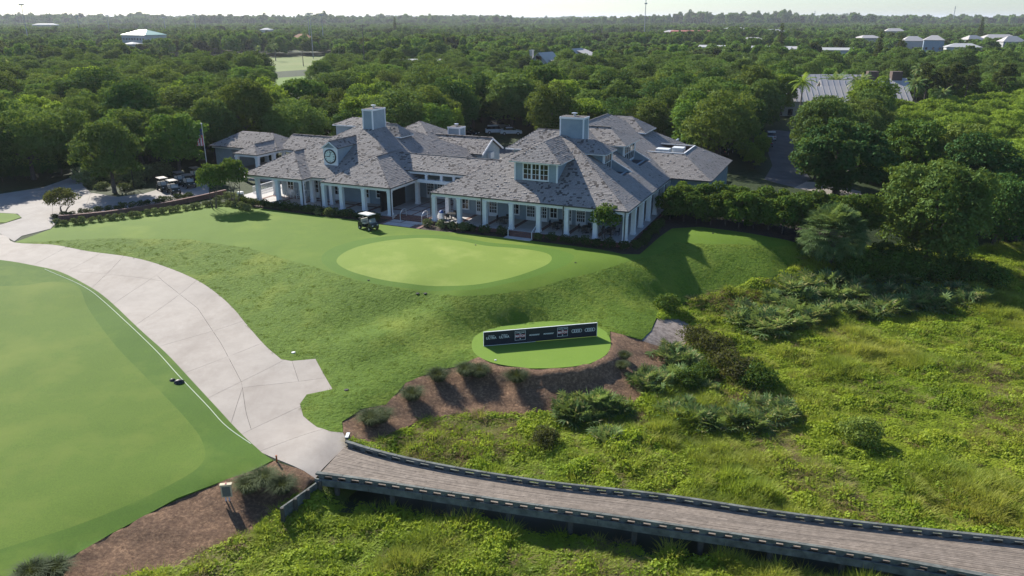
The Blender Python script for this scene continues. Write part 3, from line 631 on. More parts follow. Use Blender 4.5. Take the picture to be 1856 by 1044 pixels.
# side dormers of the right wing with their sunken wells
for (v0, v1, uo, zt, near, far) in ((9.0, 12.9, -5.6, 14.1, 9.4, 12.7), (16.2, 22.2, -5.2, 14.55, 16.6, 21.8)):
    d = hbox('dormer', 'siding', -11.0, uo, near, far, 10.0, 12.8)
    n_ = 3 if v1 - v0 < 5 else 5; ww = (far - near - .7)
    framed('window', (uo + .005, (near + far) / 2, 10.5), (0, 1, 0), (1, 0, 0), ww, 2.0, n_, 2, parent=d)
    for x in (near, far): MB().box(uo - .09, uo + .09, x - .09, x + .09, 10.1, 12.75).build('corner_trim', 'white_trim', d)
    drm_roof((-11.7, uo + .55, v0 - .5, v1 + .3), 12.78, zt, 'R'); trim_edge([(-9.5, v0 - .45, 12.72), (uo + .5, v0 - .45, 12.72), (uo + .5, v1 + .25, 12.72)])
    hbox('well_floor', 'roof_deck', uo, -2.95, near, far, 10.0, 10.12)
    mb = MB(); mb.prism([(uo, 0), (-2.9, 0), (uo, rz_(uo) - 10.15)], -.1, .1); mb.v = [(x, far + z, 10.12 + y) for x, y, z in mb.v]; hb(mb, 'well_wall', 'siding')
    mb = MB(); mb.bar((uo, far - .1, rz_(uo) + .03), (-2.9, far - .1, rz_(-2.9) + .03), .10, .10); hb(mb, 'well_trim', 'white_trim')
d = hbox('dormer', 'siding', -11.0, -6.6, 31.5, 36.2, 9.5, 12.4); framed('window', (-6.59, 33.8, 10.6), (0, 1, 0), (1, 0, 0), 3.6, 1.6, 4, 1, parent=d)
drm_roof((-11.7, -6.0, 30.6, 37), 12.4, 14.3, 'R'); trim_edge([(-9, 30.6, 12.36), (-6.05, 30.6, 12.36), (-6.05, 37, 12.36)])
d = hbox('dormer', 'siding', -18.0, -12.4, 11.1, 16.5, 9.5, 12.4); drm_roof((-18.9, -11.8, 10.5, 17.1), 12.4, 14.6, 'L'); trim_edge([(-12.8, 10.5, 12.36), (-18.85, 10.5, 12.36), (-18.85, 17.1, 12.36)])
# clock dormer
d = hbox('clock_dormer', 'siding', -42.1, -40.1, 4.0, 9.2, 9.3, 12.05)
mb = MB(); mb.prism([(-42.1, 12.05), (-40.1, 12.05), (-41.1, 12.7)], 0, 5.5); mb.v = [(x, 4.0 + z, y) for x, y, z in mb.v]; mb.build('gable', 'siding', d)
roof_face('roof', [(-42.3, 3.85, 11.98), (-42.3, 10.5, 11.98), (-41.1, 10.5, 12.78), (-41.1, 3.85, 12.78)]); roof_face('roof', [(-39.9, 3.85, 11.98), (-39.9, 10.5, 11.98), (-41.1, 10.5, 12.78), (-41.1, 3.85, 12.78)])
MB().bar((-42.3, 3.82, 11.88), (-41.1, 3.82, 12.70), .08, .14).bar((-39.9, 3.82, 11.88), (-41.1, 3.82, 12.70), .08, .14).build('gable_trim', 'white_trim', d)
MB().box(-42.15, -40.05, 3.93, 3.998, 9.7, 11.95).box(-42.14, -42.0, 3.9, 4.1, 9.7, 11.95).box(-40.2, -40.02, 3.9, 4.1, 9.7, 11.95).build('clock_board', 'white_trim', d)
ck = MB(); ck.tube([(-41.1, 3.93, 10.85), (-41.1, 3.84, 10.85)], .95, 32); ck.build('clock_bezel', 'black_metal', d)
plain('clock_white', (.62, .72, .68), .4, var=.03)
MB().tube([(-41.1, 3.86, 10.85), (-41.1, 3.82, 10.85)], .78, 32).build('clock_face', 'clock_white', d)
mb = MB()
for i in range(12):
    a = i * math.pi / 6; r0 = .58 if i % 3 else .52; mb.bar((-41.1 + r0 * math.sin(a), 3.80, 10.85 + r0 * math.cos(a)), (-41.1 + .72 * math.sin(a), 3.80, 10.85 + .72 * math.cos(a)), .03, .05 if i % 3 else .08)
mb.build('hour_marks', 'black_metal', d)
MB().bar((-41.1, 3.79, 10.85), (-41.55, 3.79, 10.83), .03, .08).build('hour_hand', 'black_metal', d)
MB().bar((-41.1, 3.78, 10.85), (-40.9, 3.78, 11.48), .03, .06).build('minute_hand', 'black_metal', d)
# left wing side dormers, rear blocks
d = hbox('dormer', 'siding', -40.5, -36.6, 13.9, 16.4, 11, 12.4); drm_roof((-40.6, -36.0, 13.3, 16.8), 12.4, 13.9, 'R'); trim_edge([(-38.3, 13.3, 12.34), (-36.05, 13.3, 12.34), (-36.05, 16.8, 12.34)])
d = hbox('dormer', 'siding', -47.3, -41, 14.0, 17.6, 10, 13.5); drm_roof((-47.6, -40.8, 13.6, 18), 13.5, 14.4, 'L'); trim_edge([(-42, 13.6, 13.44), (-47.55, 13.6, 13.44), (-47.55, 18, 13.44)])
hip(-49.5, -33.5, 20, 36, 8.45); hbox('wall', 'siding', -49, -34, 26.5, 35.5, 4.6, 8.4)
# north wing with gable
roof_face('roof', [(-42, 23.4, 9.0), (-28.4, 23.4, 9.0), (-28.4, 27, 10.9), (-42, 27, 10.9)], rough=1.5); roof_face('roof', [(-42, 30.6, 9.0), (-28.4, 30.6, 9.0), (-28.4, 27, 10.9), (-42, 27, 10.9)])
gutter((-42, 23.34), (-28.4, 23.34), 9.0); wl = hbox('wall', 'siding', -42, -28.8, 23.8, 30.2, 4.6, 8.95)
mb = MB(); mb.prism([(23.8, 8.95), (30.2, 8.95), (27, 10.7)], 0, .25); mb.v = [(-29.05 + z, x, y) for x, y, z in mb.v]; hb(mb, 'gable', 'siding')
hb(MB().bar((-28.38, 23.3, 8.86), (-28.38, 27, 10.8), .10, .24).bar((-28.38, 30.7, 8.86), (-28.38, 27, 10.8), .10, .24), 'gable_trim', 'white_trim')
for u in (-39.5, -36.6, -33.7, -30.8): framed('window', (u, 23.79, 7.0), (1, 0, 0), (0, -1, 0), 1.9, 1.5, 3, 2)
hb(MB().box(-28.75, -28.2, 25.8, 27, 8.0, 8.9), 'roof_fan', 'equipment')
# east wing: low hip with a sunken plant deck
e0 = (-6, 5.5, 19.7, 36.5); zt = 10.9; ins = (zt - ZE) / PT
a = [(e0[0], e0[2], ZE), (e0[1], e0[2], ZE), (e0[1], e0[3], ZE), (e0[0], e0[3], ZE)]; b = [(-4.0, e0[2] + ins, zt), (e0[1] - ins, e0[2] + ins, zt), (e0[1] - ins, e0[3] - ins, zt), (-4.0, e0[3] - ins, zt)]
roof_face('roof', [a[0], a[1], b[1], b[0]], rough=.6); roof_face('roof', [a[1], a[2], b[2], b[1]], rough=.6); roof_face('roof', [a[2], a[3], b[3], b[2]], rough=.6)
hbox('plant_deck', 'tan_roof', -4.2, e0[1] - ins - .1, e0[2] + ins + .1, e0[3] - ins - .1, 9.6, 9.8)
hb(MB().bar(b[0], b[1], .14, .14).bar(b[1], b[2], .14, .14).bar(b[2], b[3], .14, .14), 'ridge_trim', 'white_trim')
for x, y, s_ in ((-2.5, 27, .9), (-.8, 29, .8)): hbox('plant_unit', 'equipment', x - s_, x + s_, y - .8, y + .8, 9.8, 11.0)
gutter((.4, 19.64), (5.5, 19.64), ZE); gutter((5.56, 19.7), (5.56, 36.5), ZE); hbox('wall', 'siding', -3.5, 5.1, 20.3, 36, 4.6, 8.4); hbox('corner_trim', 'white_trim', 5.0, 5.16, 20.2, 20.4, 4.6, 8.38)
# --- entrance pavilion on the far left --------------------------------------------------------
hip(-74.4, -60.6, 16.6, 24.2, ZE); hip(-65.3, -60.85, 12.2, 22, ZE, faces='FRL'); 
roof_face('roof', [(-61.5, 18.2, 8.47), (-49, 18.2, 8.47), (-49, 21.6, 10.28), (-61.5, 21.6, 10.28)]); roof_face('roof', [(-61.5, 25, 8.47), (-49, 25, 8.47), (-49, 21.6, 10.28), (-61.5, 21.6, 10.28)])
gutter((-74.4, 16.54), (-65.3, 16.54), ZE); gutter((-65.3, 12.14), (-60.8, 12.14), ZE); gutter((-60.79, 12.2), (-60.79, 18.2), ZE); gutter((-60.8, 18.14), (-52, 18.14), 8.47)
for u, v in ((-65.0, 12.5), (-61.1, 12.5), (-61.1, 16.2), (-61.1, 18.6), (-57, 18.6), (-53.6, 18.6), (-65.0, 16.9), (-69, 23.6), (-61, 23.6)): column(u, v)
beam(-65.2, -60.9, 12.3, 12.7); beam(-61.3, -60.9, 12.7, 18.8); beam(-60.9, -50, 18.4, 18.8); beam(-74.1, -65.3, 16.75, 17.0, 8.05, 8.4); beam(-74.1, -60.9, 23.4, 23.8)
hbox('wall', 'siding', -73.8, -70.4, 17.1, 23.6, 4.6, 8.4); hbox('wall', 'siding', -60, -50, 24.2, 24.5, 4.6, 8.6); hbox('porch_slab', 'porch_floor', -70, -50, 12, 26, 4.3, 4.83)
# --- chimneys -------------------------------------------------------------------------------
def chimney(u0, u1, v0, v1, z0, z1):
    c = hbox('chimney', 'siding', u0, u1, v0, v1, z0, z1)
    for x in (u0, u1):
        for y in (v0, v1): MB().box(x - .08, x + .08, y - .08, y + .08, z0, z1 - .01).build('corner_trim', 'white_trim', c)
    MB().box(u0 - .12, u1 + .12, v0 - .12, v1 + .12, z1 - .1, z1 + .12).build('cap', 'white_trim', c)
    MB().box(u0 - .02, u1 + .02, v0 - .02, v1 + .02, z1 + .12, z1 + .15).build('cap_top', 'roof_deck', c)
    cu, cv = (u0 + u1) / 2, (v0 + v1) / 2
    MB().lathe([(.16, 0), (.16, .28), (.34, .30), (.36, .40), (.0, .46)], 12, (cu, cv, z1 + .15)).build('flue', 'steel_rail', c)
chimney(-11.7, -8.75, 10.9, 12.7, 13.0, 16.5); chimney(-40.6, -39.1, 11.2, 14.3, 13.2, 16.1); chimney(-37.6, -35.6, 30.0, 31.8, 9.2, 11.6)
# ================================================================== timber bridge over the marsh
m = NT('plank'); oi = m.n('ShaderNodeObjectInfo')
vv = m.scalev(m.obj(), (1, 1, 1)); c = m.ramp(m.noise(2.2, 6, .7, vec=m.obj()), [(.25, (.125, .100, .078)), (.55, (.245, .200, .160)), (.8, (.345, .29, .24))])
m.col(m.mix(m.math('MULTIPLY', oi.outputs['Random'], .55), c, (.12, .098, .08))); m.set(Roughness=.9); m.bump(m.noise(20, 3, vec=m.obj()), .3, .01)
plain('old_timber', (.115, .125, .115), .9, var=.45, scale=2.0)
plain('pile_wood', (.07, .065, .055), .95, var=.3)
ZD = 1.42
bf = smooth_open([P(a, b, ZD + .33)[:2] for a, b in BR_F], 6); bn = smooth_open([P(a, b, ZD + .33)[:2] for a, b in BR_N], 6)
NB = 121; bf = resample(bf, NB); bn = resample(bn, NB)
wd_ = np.linalg.norm(bf - bn, axis=1); cl = (bf + bn) / 2
BLEN = np.linalg.norm(np.diff(cl, axis=0), axis=1).sum()
bridge = tag(empty('timber_bridge', (cl[60][0], cl[60][1], 0)), 'weathered timber bridge with low kerb rails crossing the marsh', 'bridge')
boff = Vector((-cl[60][0], -cl[60][1], 0))
def bpt(t, s):  # t along 0..1, s across 0 (near) .. 1 (far)
    k = min(max(t, 0), 1) * (NB - 1); i = min(int(k), NB - 2); f = k - i
    n_ = bn[i] * (1 - f) + bn[i + 1] * f; g_ = bf[i] * (1 - f) + bf[i + 1] * f
    return n_ * (1 - s) + g_ * s
def strip(t0, t1, s0, s1, z0, z1, seg=3):
    V, F = [], []
    for k in range(seg + 1):
        t = t0 + (t1 - t0) * k / seg
        for s, z in ((s0, z0), (s1, z0), (s1, z1), (s0, z1)): p = bpt(t, s); V.append((p[0], p[1], z))
    for k in range(seg):
        a = 4 * k; b = a + 4
        for i in range(4): F.append((a + i, a + (i + 1) % 4, b + (i + 1) % 4, b + i))
    F += [(3, 2, 1, 0), tuple(4 * seg + i for i in range(4))]
    me = bpy.data.meshes.new('strip'); me.from_pydata(V, [], F); me.update(); return me
def bput(name, me, mat, parent=bridge):
    me.name = name; me.materials.append(MATS[mat]); o = link(name, me, parent, boff); return o
NP_ = 20; rows = []
for r in range(NP_):
    s0, s1 = .07 + .86 * r / NP_, .07 + .86 * (r + 1) / NP_; gap = .0022
    cuts = [0] ; x = (r * .618 % 1) * .075 + .012
    while x < .985: cuts.append(x); x += .066 + rnd.random() * .022
    cuts.append(1.0)
    for a, b in zip(cuts, cuts[1:]): dz = (rnd.random() - .5) * .012; bput('plank', strip(a + .0002, b - .0002, s0 + gap, s1 - gap, ZD - .09 + dz, ZD + dz, 3), 'plank')
NBK = 44
for s0, s1, side in ((-.005, .068, 'near'), (.932, 1.005, 'far')):
    for k in range(NBK):
        t = (k + .25) / NBK; bput('kerb_block', strip(t, t + .34 / NBK, s0 + .010, s1 - .010, ZD - .02, ZD + .215, 1), 'old_timber')
    for k in range(NBK // 2): bput('kerb_rail', strip(2 * k / NBK + .0004, 2 * (k + 1) / NBK - .0004, s0 + .006, s1 - .006, ZD + .217, ZD + .34, 3), 'old_timber')
    sa = -.03 if side == 'near' else 1.006
    for k in range(NBK // 4): bput('edge_beam', strip(4 * k / NBK + .0004, 4 * (k + 1) / NBK - .0004, sa, sa + .024, ZD - .42, ZD + .02, 5), 'old_timber')
for k in range(11):
    t = .03 + k * .094; d_ = bpt(min(t + .01, 1), 0) - bpt(t, 0)
    bput('cross_beam', strip(t, t + .008, .0, 1.0, ZD - .42, ZD - .1, 1), 'pile_wood')
    for s in (.03, .97): p = bpt(t + .004, s); MB().tube([(p[0] + boff.x, p[1] + boff.y, -.6), (p[0] + boff.x, p[1] + boff.y, ZD - .11)], .16, 10).build('pile', 'pile_wood', bridge)
for k, s in enumerate((.2, .5, .8)): bput('stringer', strip(0.0, 1, s - .03, s + .03, ZD - .4, ZD - .1, 40), 'pile_wood')
# wet sheet under the deck, shadow on growth put into its dark green
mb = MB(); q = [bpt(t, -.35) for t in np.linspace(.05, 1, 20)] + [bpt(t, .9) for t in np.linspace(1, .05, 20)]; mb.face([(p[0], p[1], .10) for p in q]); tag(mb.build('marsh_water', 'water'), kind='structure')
# timber bulkhead beside the bridge mouth
bw = tag(empty('timber_bulkhead', (*P(545, 888, .9)[:2], .2)), 'short timber retaining wall between pine straw bed and bridge', 'retaining wall')
pa, pb = P(576, 868, 1.42)[:2], P(508, 922, 1.2)[:2]; bo = Vector(bw.location)
for k in range(6):
    a, b = pa + (pb - pa) * k / 6, pa + (pb - pa) * (k + 1) / 6 - (pb - pa) / np.linalg.norm(pb - pa) * .02
    for j in range(3): MB().bar(Vector((*a, .35 + j * .36)) - bo, Vector((*b, .35 + j * .36)) - bo, .12, .34).build('board', 'old_timber', bw)
for k in range(4): a = pa + (pb - pa) * k / 3; MB().box(a[0] - bo.x + .05, a[0] - bo.x + .25, a[1] - bo.y - .22, a[1] - bo.y - .06, -.4, 1.15).build('post', 'pile_wood', bw)
a = P(634, 785, 1.4)[:2]; b = P(628, 800, 1.4)[:2]; ew = tag(empty('end_post', (*b, 1.2)), 'grey post at the far bridge corner beside pine straw', 'post'); MB().box(-.1, .1, .1, .7, 0, .42).build('block', 'old_timber', ew); MB().box(-.11, .11, .08, .72, .42, .46).build('cap', 'equipment', ew)

# ================================================================== sponsor board on the tee
ZT = h1(*P(980, 625, 2)[:2]) + .05
pr = P(1081.2, 609.6, ZT); pl = P(877.1, 627.5, ZT); L_ = float(np.linalg.norm(pr - pl)); ang = math.atan2(pr[1] - pl[1], pr[0] - pl[0])
board = tag(empty('sponsor_board', (pl[0], pl[1], ZT), ang), 'long navy sponsor board with white logos standing on the tee', 'banner')
plain('navy', (.006, .010, .028), .45, var=.1); plain('logo_white', (.72, .74, .76), .5, var=.02); plain('logo_red', (.42, .035, .06), .5, var=.05)
HB = 1.24
MB().box(0, L_, 0, .06, .03, HB).build('panel', 'navy', board); MB().box(-.02, L_ + .02, -.01, .07, HB, HB + .035).build('top_rail', 'white_trim', board); MB().box(0, L_ * .45, -.012, .07, 0, .03).build('bottom_rail', 'white_trim', board)
MB().box(-.03, 0, -.012, .072, 0, HB).build('end_rail', 'white_trim', board); MB().box(L_, L_ + .03, -.012, .072, 0, HB).build('end_rail', 'white_trim', board)
for k in range(4): x = .6 + k * (L_ - 1.2) / 3; MB().bar((x, .07, HB * .8), (x, .75, .03), .05).build('brace', 'black_metal', board)
def text(s, x, z, size, mat, parent, shear=0, bold=.0, y=-.006, wide=1.0, name='lettering'):
    cu = bpy.data.curves.new('t', 'FONT'); cu.body = s; cu.size = size; cu.align_x = 'CENTER'; cu.align_y = 'CENTER'; cu.shear = shear; cu.offset = bold; cu.extrude = .002
    o = bpy.data.objects.new('t', cu); C.objects.link(o); dg = bpy.context.evaluated_depsgraph_get(); me = bpy.data.meshes.new_from_object(o.evaluated_get(dg)); bpy.data.objects.remove(o)
    V = np.empty(len(me.vertices) * 3, np.float32); me.vertices.foreach_get('co', V); V = V.reshape(-1, 3); V = np.c_[x + V[:, 0] * wide, np.full(len(V), y) - V[:, 2], z + V[:, 1]]; me.vertices.foreach_set('co', V.astype(np.float32).ravel())
    me.materials.clear(); me.materials.append(MATS[mat]); me.update(); o = link(name, me, parent); o['kind'] = 'stuff'; return o
fx = lambda px: (px - 877.1) / (1081.2 - 877.1) * L_
for px in (890, 913): text('ULTRA', fx(px), .68, .30, 'logo_white', board, bold=.006, wide=.95); text('MICHELOB', fx(px) + .02, .88, .105, 'logo_white', board, bold=.002)
for px in (941.5, 1018):
    x = fx(px); lg = MB().box(x - .44, x + .44, -.004, 0, .52, .79).build('logo_band', 'logo_red', board)
    mb = MB(); mb.box(x - .46, x + .46, -.008, 0, 1.08, 1.105).box(x - .46, x + .46, -.008, 0, .275, .30).box(x - .46, x - .435, -.0075, 0, .30, 1.08).box(x + .435, x + .46, -.0075, 0, .30, 1.08); mb.build('logo_frame', 'logo_white', board)
    text("CAPITAL ONE'S", x, .96, .11, 'logo_white', board, bold=.003); text('THE', x, .83, .10, 'logo_white', board, bold=.004); text('MATCH', x, .64, .26, 'logo_white', board, bold=.008, wide=.92, y=-.010)
    MB().tube([(x, 0, .40), (x, -.008, .40)], .055, 12).build('logo_dot', 'logo_white', board)
for px in (966.5, 992): text('PROGRESSIVE', fx(px), .64, .155, 'logo_white', board, shear=.35, bold=.006, wide=.93)
for px in (1044, 1068.5):
    for k in range(4):
        mb = MB(); cx = fx(px) - .30 + .20 * k; n_ = 24
        for i in range(n_):
            a0, a1 = 2 * math.pi * i / n_, 2 * math.pi * (i + 1) / n_
            mb.face([(cx + r * math.cos(a), -.006 - .001 * k, .68 + r * math.sin(a)) for r, a in ((.165, a0), (.165, a1), (.125, a1), (.125, a0))])
        mb.build('logo_ring', 'logo_white', board)

# ================================================================== golf cart
plain('cart_body', (.010, .022, .016), .3, var=.1); plain('cart_seat', (.55, .50, .42), .6); plain('rubber', (.012, .012, .012), .9); plain('cart_roof', (.70, .68, .63), .4, var=.05); plain('rim', (.5, .5, .5), .4, .5); plain('cart_roof_shaded', (.15, .14, .12), .5)  # parked carts get a darker roof copy with shade in its colour
m = NT('windscreen'); m.set(Base_Color=(.40, .46, .48, 1), Roughness=.15, Alpha=.55); 
plain('bag', (.03, .04, .06), .7)
def golf_cart(label, loc, rz, group):
    r = tag(empty('golf_cart', loc, rz), label, 'golf cart', group)      # faces +x
    b = MB(); prof = [(-1.15, .32), (-1.15, .80), (-.95, .86), (-.45, .84), (-.40, .42), (.35, .38), (.55, .62), (.72, .90), (.98, .84), (1.18, .62), (1.2, .34)]
    pr_ = [(x, z) for x, z in prof]; n = len(pr_); y0, y1 = -.58, .58
    b.face([(x, y0, z) for x, z in pr_][::-1]) ; b.face([(x, y1, z) for x, z in pr_])
    for i in range(n): (x, z), (x2, z2) = pr_[i], pr_[(i + 1) % n]; b.face([(x, y0, z), (x2, y0, z2), (x2, y1, z2), (x, y1, z)])
    b.build('body', 'cart_body', r)
    MB().box(-.52, .02, -.52, .52, .70, .84).build('seat', 'cart_seat', r); MB().box(-.66, -.54, -.52, .52, .86, 1.25).build('backrest', 'cart_seat', r)
    for x, y in ((-.78, -.52), (-.78, .52)): MB().bar((x, y, .85), (x + .03, y, 1.78), .05).build('roof_post', 'black_metal', r)
    for y in (-.52, .52): MB().bar((.80, y, .85), (.52, y, 1.78), .05).build('roof_post', 'black_metal', r)
    t = MB(); t.box(-1.0, .74, -.60, .60, 1.78, 1.84).box(-.9, .64, -.52, .52, 1.84, 1.88); t.build('roof', 'cart_roof', r)
    MB().face([(.80, -.50, .90), (.80, .50, .90), (.54, .50, 1.76), (.54, -.50, 1.76)]) 
    ws = MB(); ws.face([(.80, -.50, .90), (.80, .50, .90), (.66, .50, 1.36), (.66, -.50, 1.36)]); ws.build('windscreen', 'windscreen', r)
    s = MB(); s.tube([(.48 + .0, .26 + .17 * math.cos(a), .98 + .15 * math.sin(a)) for a in [i * math.pi / 6 for i in range(13)]], .018, 5); s.build('steering_wheel', 'black_metal', r)
    for y in (-.25, .22): MB().tube([(-1.0, y, .55), (-1.12, y, 1.25)], [.13, .14], 10).build('golf_bag', 'bag', r)
    for x in (-.80, .82):
        for y in (-.58, .58):
            wt = MB().tube([(x, y - .10, .23), (x, y + .10, .23)], .23, 14).build('wheel', 'rubber', r); MB().tube([(x, y - .105, .23), (x, y + .105, .23)], .12, 10).build('rim', 'rim', wt)
    for y in (-.38, .38): MB().box(1.12, 1.19, y - .1, y + .1, .58, .66).build('headlight', 'white_plastic', r)
    return r
g = P(668, 416, 4.6); zc = h1(g[0], g[1]) + .05
cart = golf_cart('dark green golf cart with pale roof parked on the lawn before the porch', (g[0], g[1], zc), R(-38), None)
spots = [(297, 346, 'nearest dark golf cart at the left end of the parked row'), (315, 351, 'dark golf cart with green-tinted windscreen second in parked row'), (327, 335, 'dark golf cart in the middle pair, on the hedge side'),
         (343, 340, 'dark golf cart in the middle pair, on the drive side'), (356, 326, 'dark golf cart in the far pair, nearest the flagpole'), (371, 330, 'rearmost dark golf cart half hidden behind the small tree')]
for px, py, lb in spots:
    p = G(px, py); c = copy_tree(cart); c.location = (p[0], p[1], h1(p[0], p[1]) + .06); c.rotation_euler = (0, 0, R(-48)); tag(c, lb, 'golf cart', 'golf carts parked beside the drive')
    for ch in c.children:
        if ch.name.startswith('roof') and 'post' not in ch.name: ch.material_slots[0].link = 'OBJECT'; ch.material_slots[0].material = MATS['cart_roof_shaded']  # shade over the parked row put into the roof colour

# ================================================================== flagpole and lamps
m = NT('flag_cloth'); sx = m.n('ShaderNodeSeparateXYZ'); m.l(m.obj(), sx.inputs[0])
st = m.ramp(m.math('FRACT', m.math('MULTIPLY', sx.outputs[0], 4.0)), [(.0, (.50, .03, .05)), (.49, (.50, .03, .05)), (.5, (.75, .72, .72)), (1, (.75, .72, .72))])
m.col(m.mix(m.ramp(sx.outputs[2], [(.0, (0, 0, 0)), (.01, (1, 1, 1))]), st, (.03, .05, .16))); m.set(Roughness=.8)
plain('pole_white', (.62, .62, .60), .4)
p = P(378, 322, 4.7); fp = tag(empty('flagpole', (p[0], p[1], 4.5)), 'white flagpole at the drive with a limp striped flag', 'flagpole')
MB().tube([(0, 0, 0), (0, 0, 8.3)], [.07, .04], 10).build('pole', 'pole_white', fp); MB().lathe([(0, 8.28), (.09, 8.34), (.11, 8.42), (.09, 8.5), (0, 8.54)], 10).build('finial', 'pole_white', fp)
fl = MB(); nx_, nz_ = 8, 10; fl.smooth = True
for j in range(nz_ + 1):
    f = j / nz_
    for i in range(nx_ + 1): x = i / nx_; fl.v.append((-.06 - x * (.25 + .75 * f), .16 * math.sin(x * 9 + f * 2) * (.3 + f), .9 - 2.5 * f + x * .2 * (1 - f)))
for j in range(nz_):
    for i in range(nx_): a = j * (nx_ + 1) + i; fl.f.append((a, a + 1, a + nx_ + 2, a + nx_ + 1)); fl.c.append(1.0)
fl.build('flag', 'flag_cloth', fp, (0, 0, 6.7))
m = NT('lamp_globe'); m.set(Base_Color=(.75, .68, .45, 1), Roughness=.4)
def street_lamp(px, py, label, h=3.2):
    p = G(px, py); z = h1(p[0], p[1]); l = tag(empty('lamp_post', (p[0], p[1], z)), label, 'lamp post', 'lamp posts by the drive'); MB().tube([(0, 0, 0), (0, 0, .5), (0, 0, h)], [.10, .06, .045], 8).build('pole', 'black_metal', l); MB().lathe([(.05, h), (.20, h + .12), (.22, h + .36), (.10, h + .52), (0, h + .6)], 10).build('globe', 'lamp_globe', l)
street_lamp(243, 340, 'short black lamp post with yellowish globe beside the hedge'); street_lamp(366, 318, 'short black lamp post with pale globe beside the flagpole')
# ================================================================== small things on the grass
plain('sign_face', (.10, .12, .11), .5); plain('sign_frame', (.55, .47, .32), .8); plain('sign_post', (.50, .52, .60), .6)
g = G(413, 911); sg = tag(empty('course_sign', (g[0], g[1], h1(g[0], g[1])), R(8)), 'small tan framed sign with dark face on two posts in pine straw', 'sign'); sg.scale = (.85,) * 3
for x in (-.12, .12): MB().box(x - .035, x + .035, .03, .10, -.1, 1.0).build('post', 'sign_post', sg)
MB().box(-.36, .36, 0, .05, .45, 1.38).build('board', 'sign_frame', sg); MB().box(-.27, .27, -.02, -.002, .52, 1.28).build('face', 'sign_face', sg); MB().box(-.40, .40, -.05, .25, 1.40, 1.46).build('top', 'sign_frame', sg); MB().lathe([(.0, 1.52), (.07, 1.5), (.06, 1.46)], 8, (0, .1, 0)).build('knob', 'logo_red', sg)
g = G(502, 838); plain('stake_orange', (.35, .09, .02), .7); st_ = tag(empty('stake', (g[0], g[1], h1(g[0], g[1]) - .05)), 'short rusty orange stake at the path end beside ornamental grass', 'stake'); MB().box(-.04, .04, -.04, .04, 0, .5).build('shaft', 'stake_orange', st_); MB().box(-.05, .05, -.05, .05, .5, .56).build('cap', 'stake_orange', st_)
def bundle(px, py, s, label):
    g = G(px, py); o = tag(empty('dark_bundle', (g[0], g[1], h1(g[0], g[1]) + .07), .3), label, 'bundle'); mb = MB(); mb.smooth = True
    mb.lathe([(.34 * s, 0), (.36 * s, .08 * s), (.28 * s, .2 * s), (.16 * s, .27 * s), (0, .3 * s)], 14); mb.v = [(x * 1.25, y * .8, z) for x, y, z in mb.v]; mb.build('top', 'black_metal', o); MB().lathe([(.40 * s, 0), (.42 * s, .03), (.36 * s, .05)], 14).build('rim', 'bag', o)
bundle(325, 695, .85, 'larger of two dark rounded bundles lying on grass by the path'); bundle(313, 691, .5, 'smaller of two dark rounded bundles lying on grass by the path')
m = NT('rope_white'); m.set(Base_Color=(.62, .66, .52, 1), Roughness=.7)
rope = smooth_open([G(a, b)[:2] for a, b in [(86, 489), (150, 517), (195, 549), (240, 590), (290, 638), (330, 682), (380, 734), (415, 772), (462, 806)]], 6); z = height(rope[:, 0], rope[:, 1])
o = MB().tube([(x - .25, y - .02, zz + .08) for (x, y), zz in zip(rope, z)], .025, 5).build('edge_rope', 'rope_white'); tag(o, 'thin white rope laid on the grass along the left path edge', 'rope')
plain('valve_white', (.6, .6, .58), .6); plain('valve_black', (.01, .01, .01), .8)
for px, py, mt, lb, c_ in [(532, 640, 'valve_white', 'small pale lid on the slope beside the path bend', 'valve box'), (628, 708, 'valve_black', 'round black drain lid beside the short path spur', 'drain'), (757, 533, 'valve_black', 'left of two black drain lids below the putting green', 'drain'), (771, 533, 'valve_black', 'right of two black drain lids below the putting green', 'drain'),
                           (862, 445, 'valve_black', 'tiny dark sprinkler lid behind the putting green', 'sprinkler'), (668, 509, 'valve_black', 'tiny dark sprinkler lid at lower left of putting green', 'sprinkler'), (1043, 477, 'valve_black', 'tiny dark sprinkler lid right of the putting green', 'sprinkler'), (1292, 424, 'valve_black', 'tiny dark sprinkler lid on the right lawn mound', 'sprinkler'), (898, 654, 'valve_white', 'small white marker plate on the tee', 'tee marker')]:
    g = G(px, py); mb = MB(); s_ = .17 if 'drain' in lb or 'pale' in lb else .10
    mb.lathe([(0, .10), (s_ * .8, .10), (s_, .08), (s_, .0)], 12)
    tag(mb.build('drain_lid' if c_ == 'drain' else c_.replace(' ', '_'), mt, None, (g[0], g[1], h1(g[0], g[1]) + .0)), lb, c_)
# ================================================================== porch furniture
plain('chair_white', (.72, .72, .70), .5)
def rocking_chair(u, v, rz, label):
    p = B(u, v); r = tag(empty('rocking_chair', (p[0], p[1], 4.99), TH + rz), label, 'rocking chair', 'rocking chairs on the left porch')
    MB().box(-.26, .26, -.26, .26, .42, .46).build('seat', 'chair_white', r)
    for x in (-.22, -.07, .08, .22): MB().bar((x, .24, .46), (x, .42, 1.2), .06, .03).build('slat', 'chair_white', r)
    MB().bar((-.28, .42, 1.2), (.28, .42, 1.2), .06, .05).build('top_rail', 'chair_white', r)
    for x in (-.27, .27):
        MB().tube([(x, -.45, .10), (x, -.2, .04), (x, .15, .03), (x, .5, .10)], .025, 5).build('rocker', 'chair_white', r); MB().bar((x, -.3, .68), (x, .3, .70), .08, .03).build('armrest', 'chair_white', r)
        for y in (-.22, .22): MB().bar((x, y, .05), (x, y, .68), .05).build('leg', 'chair_white', r)
    return r
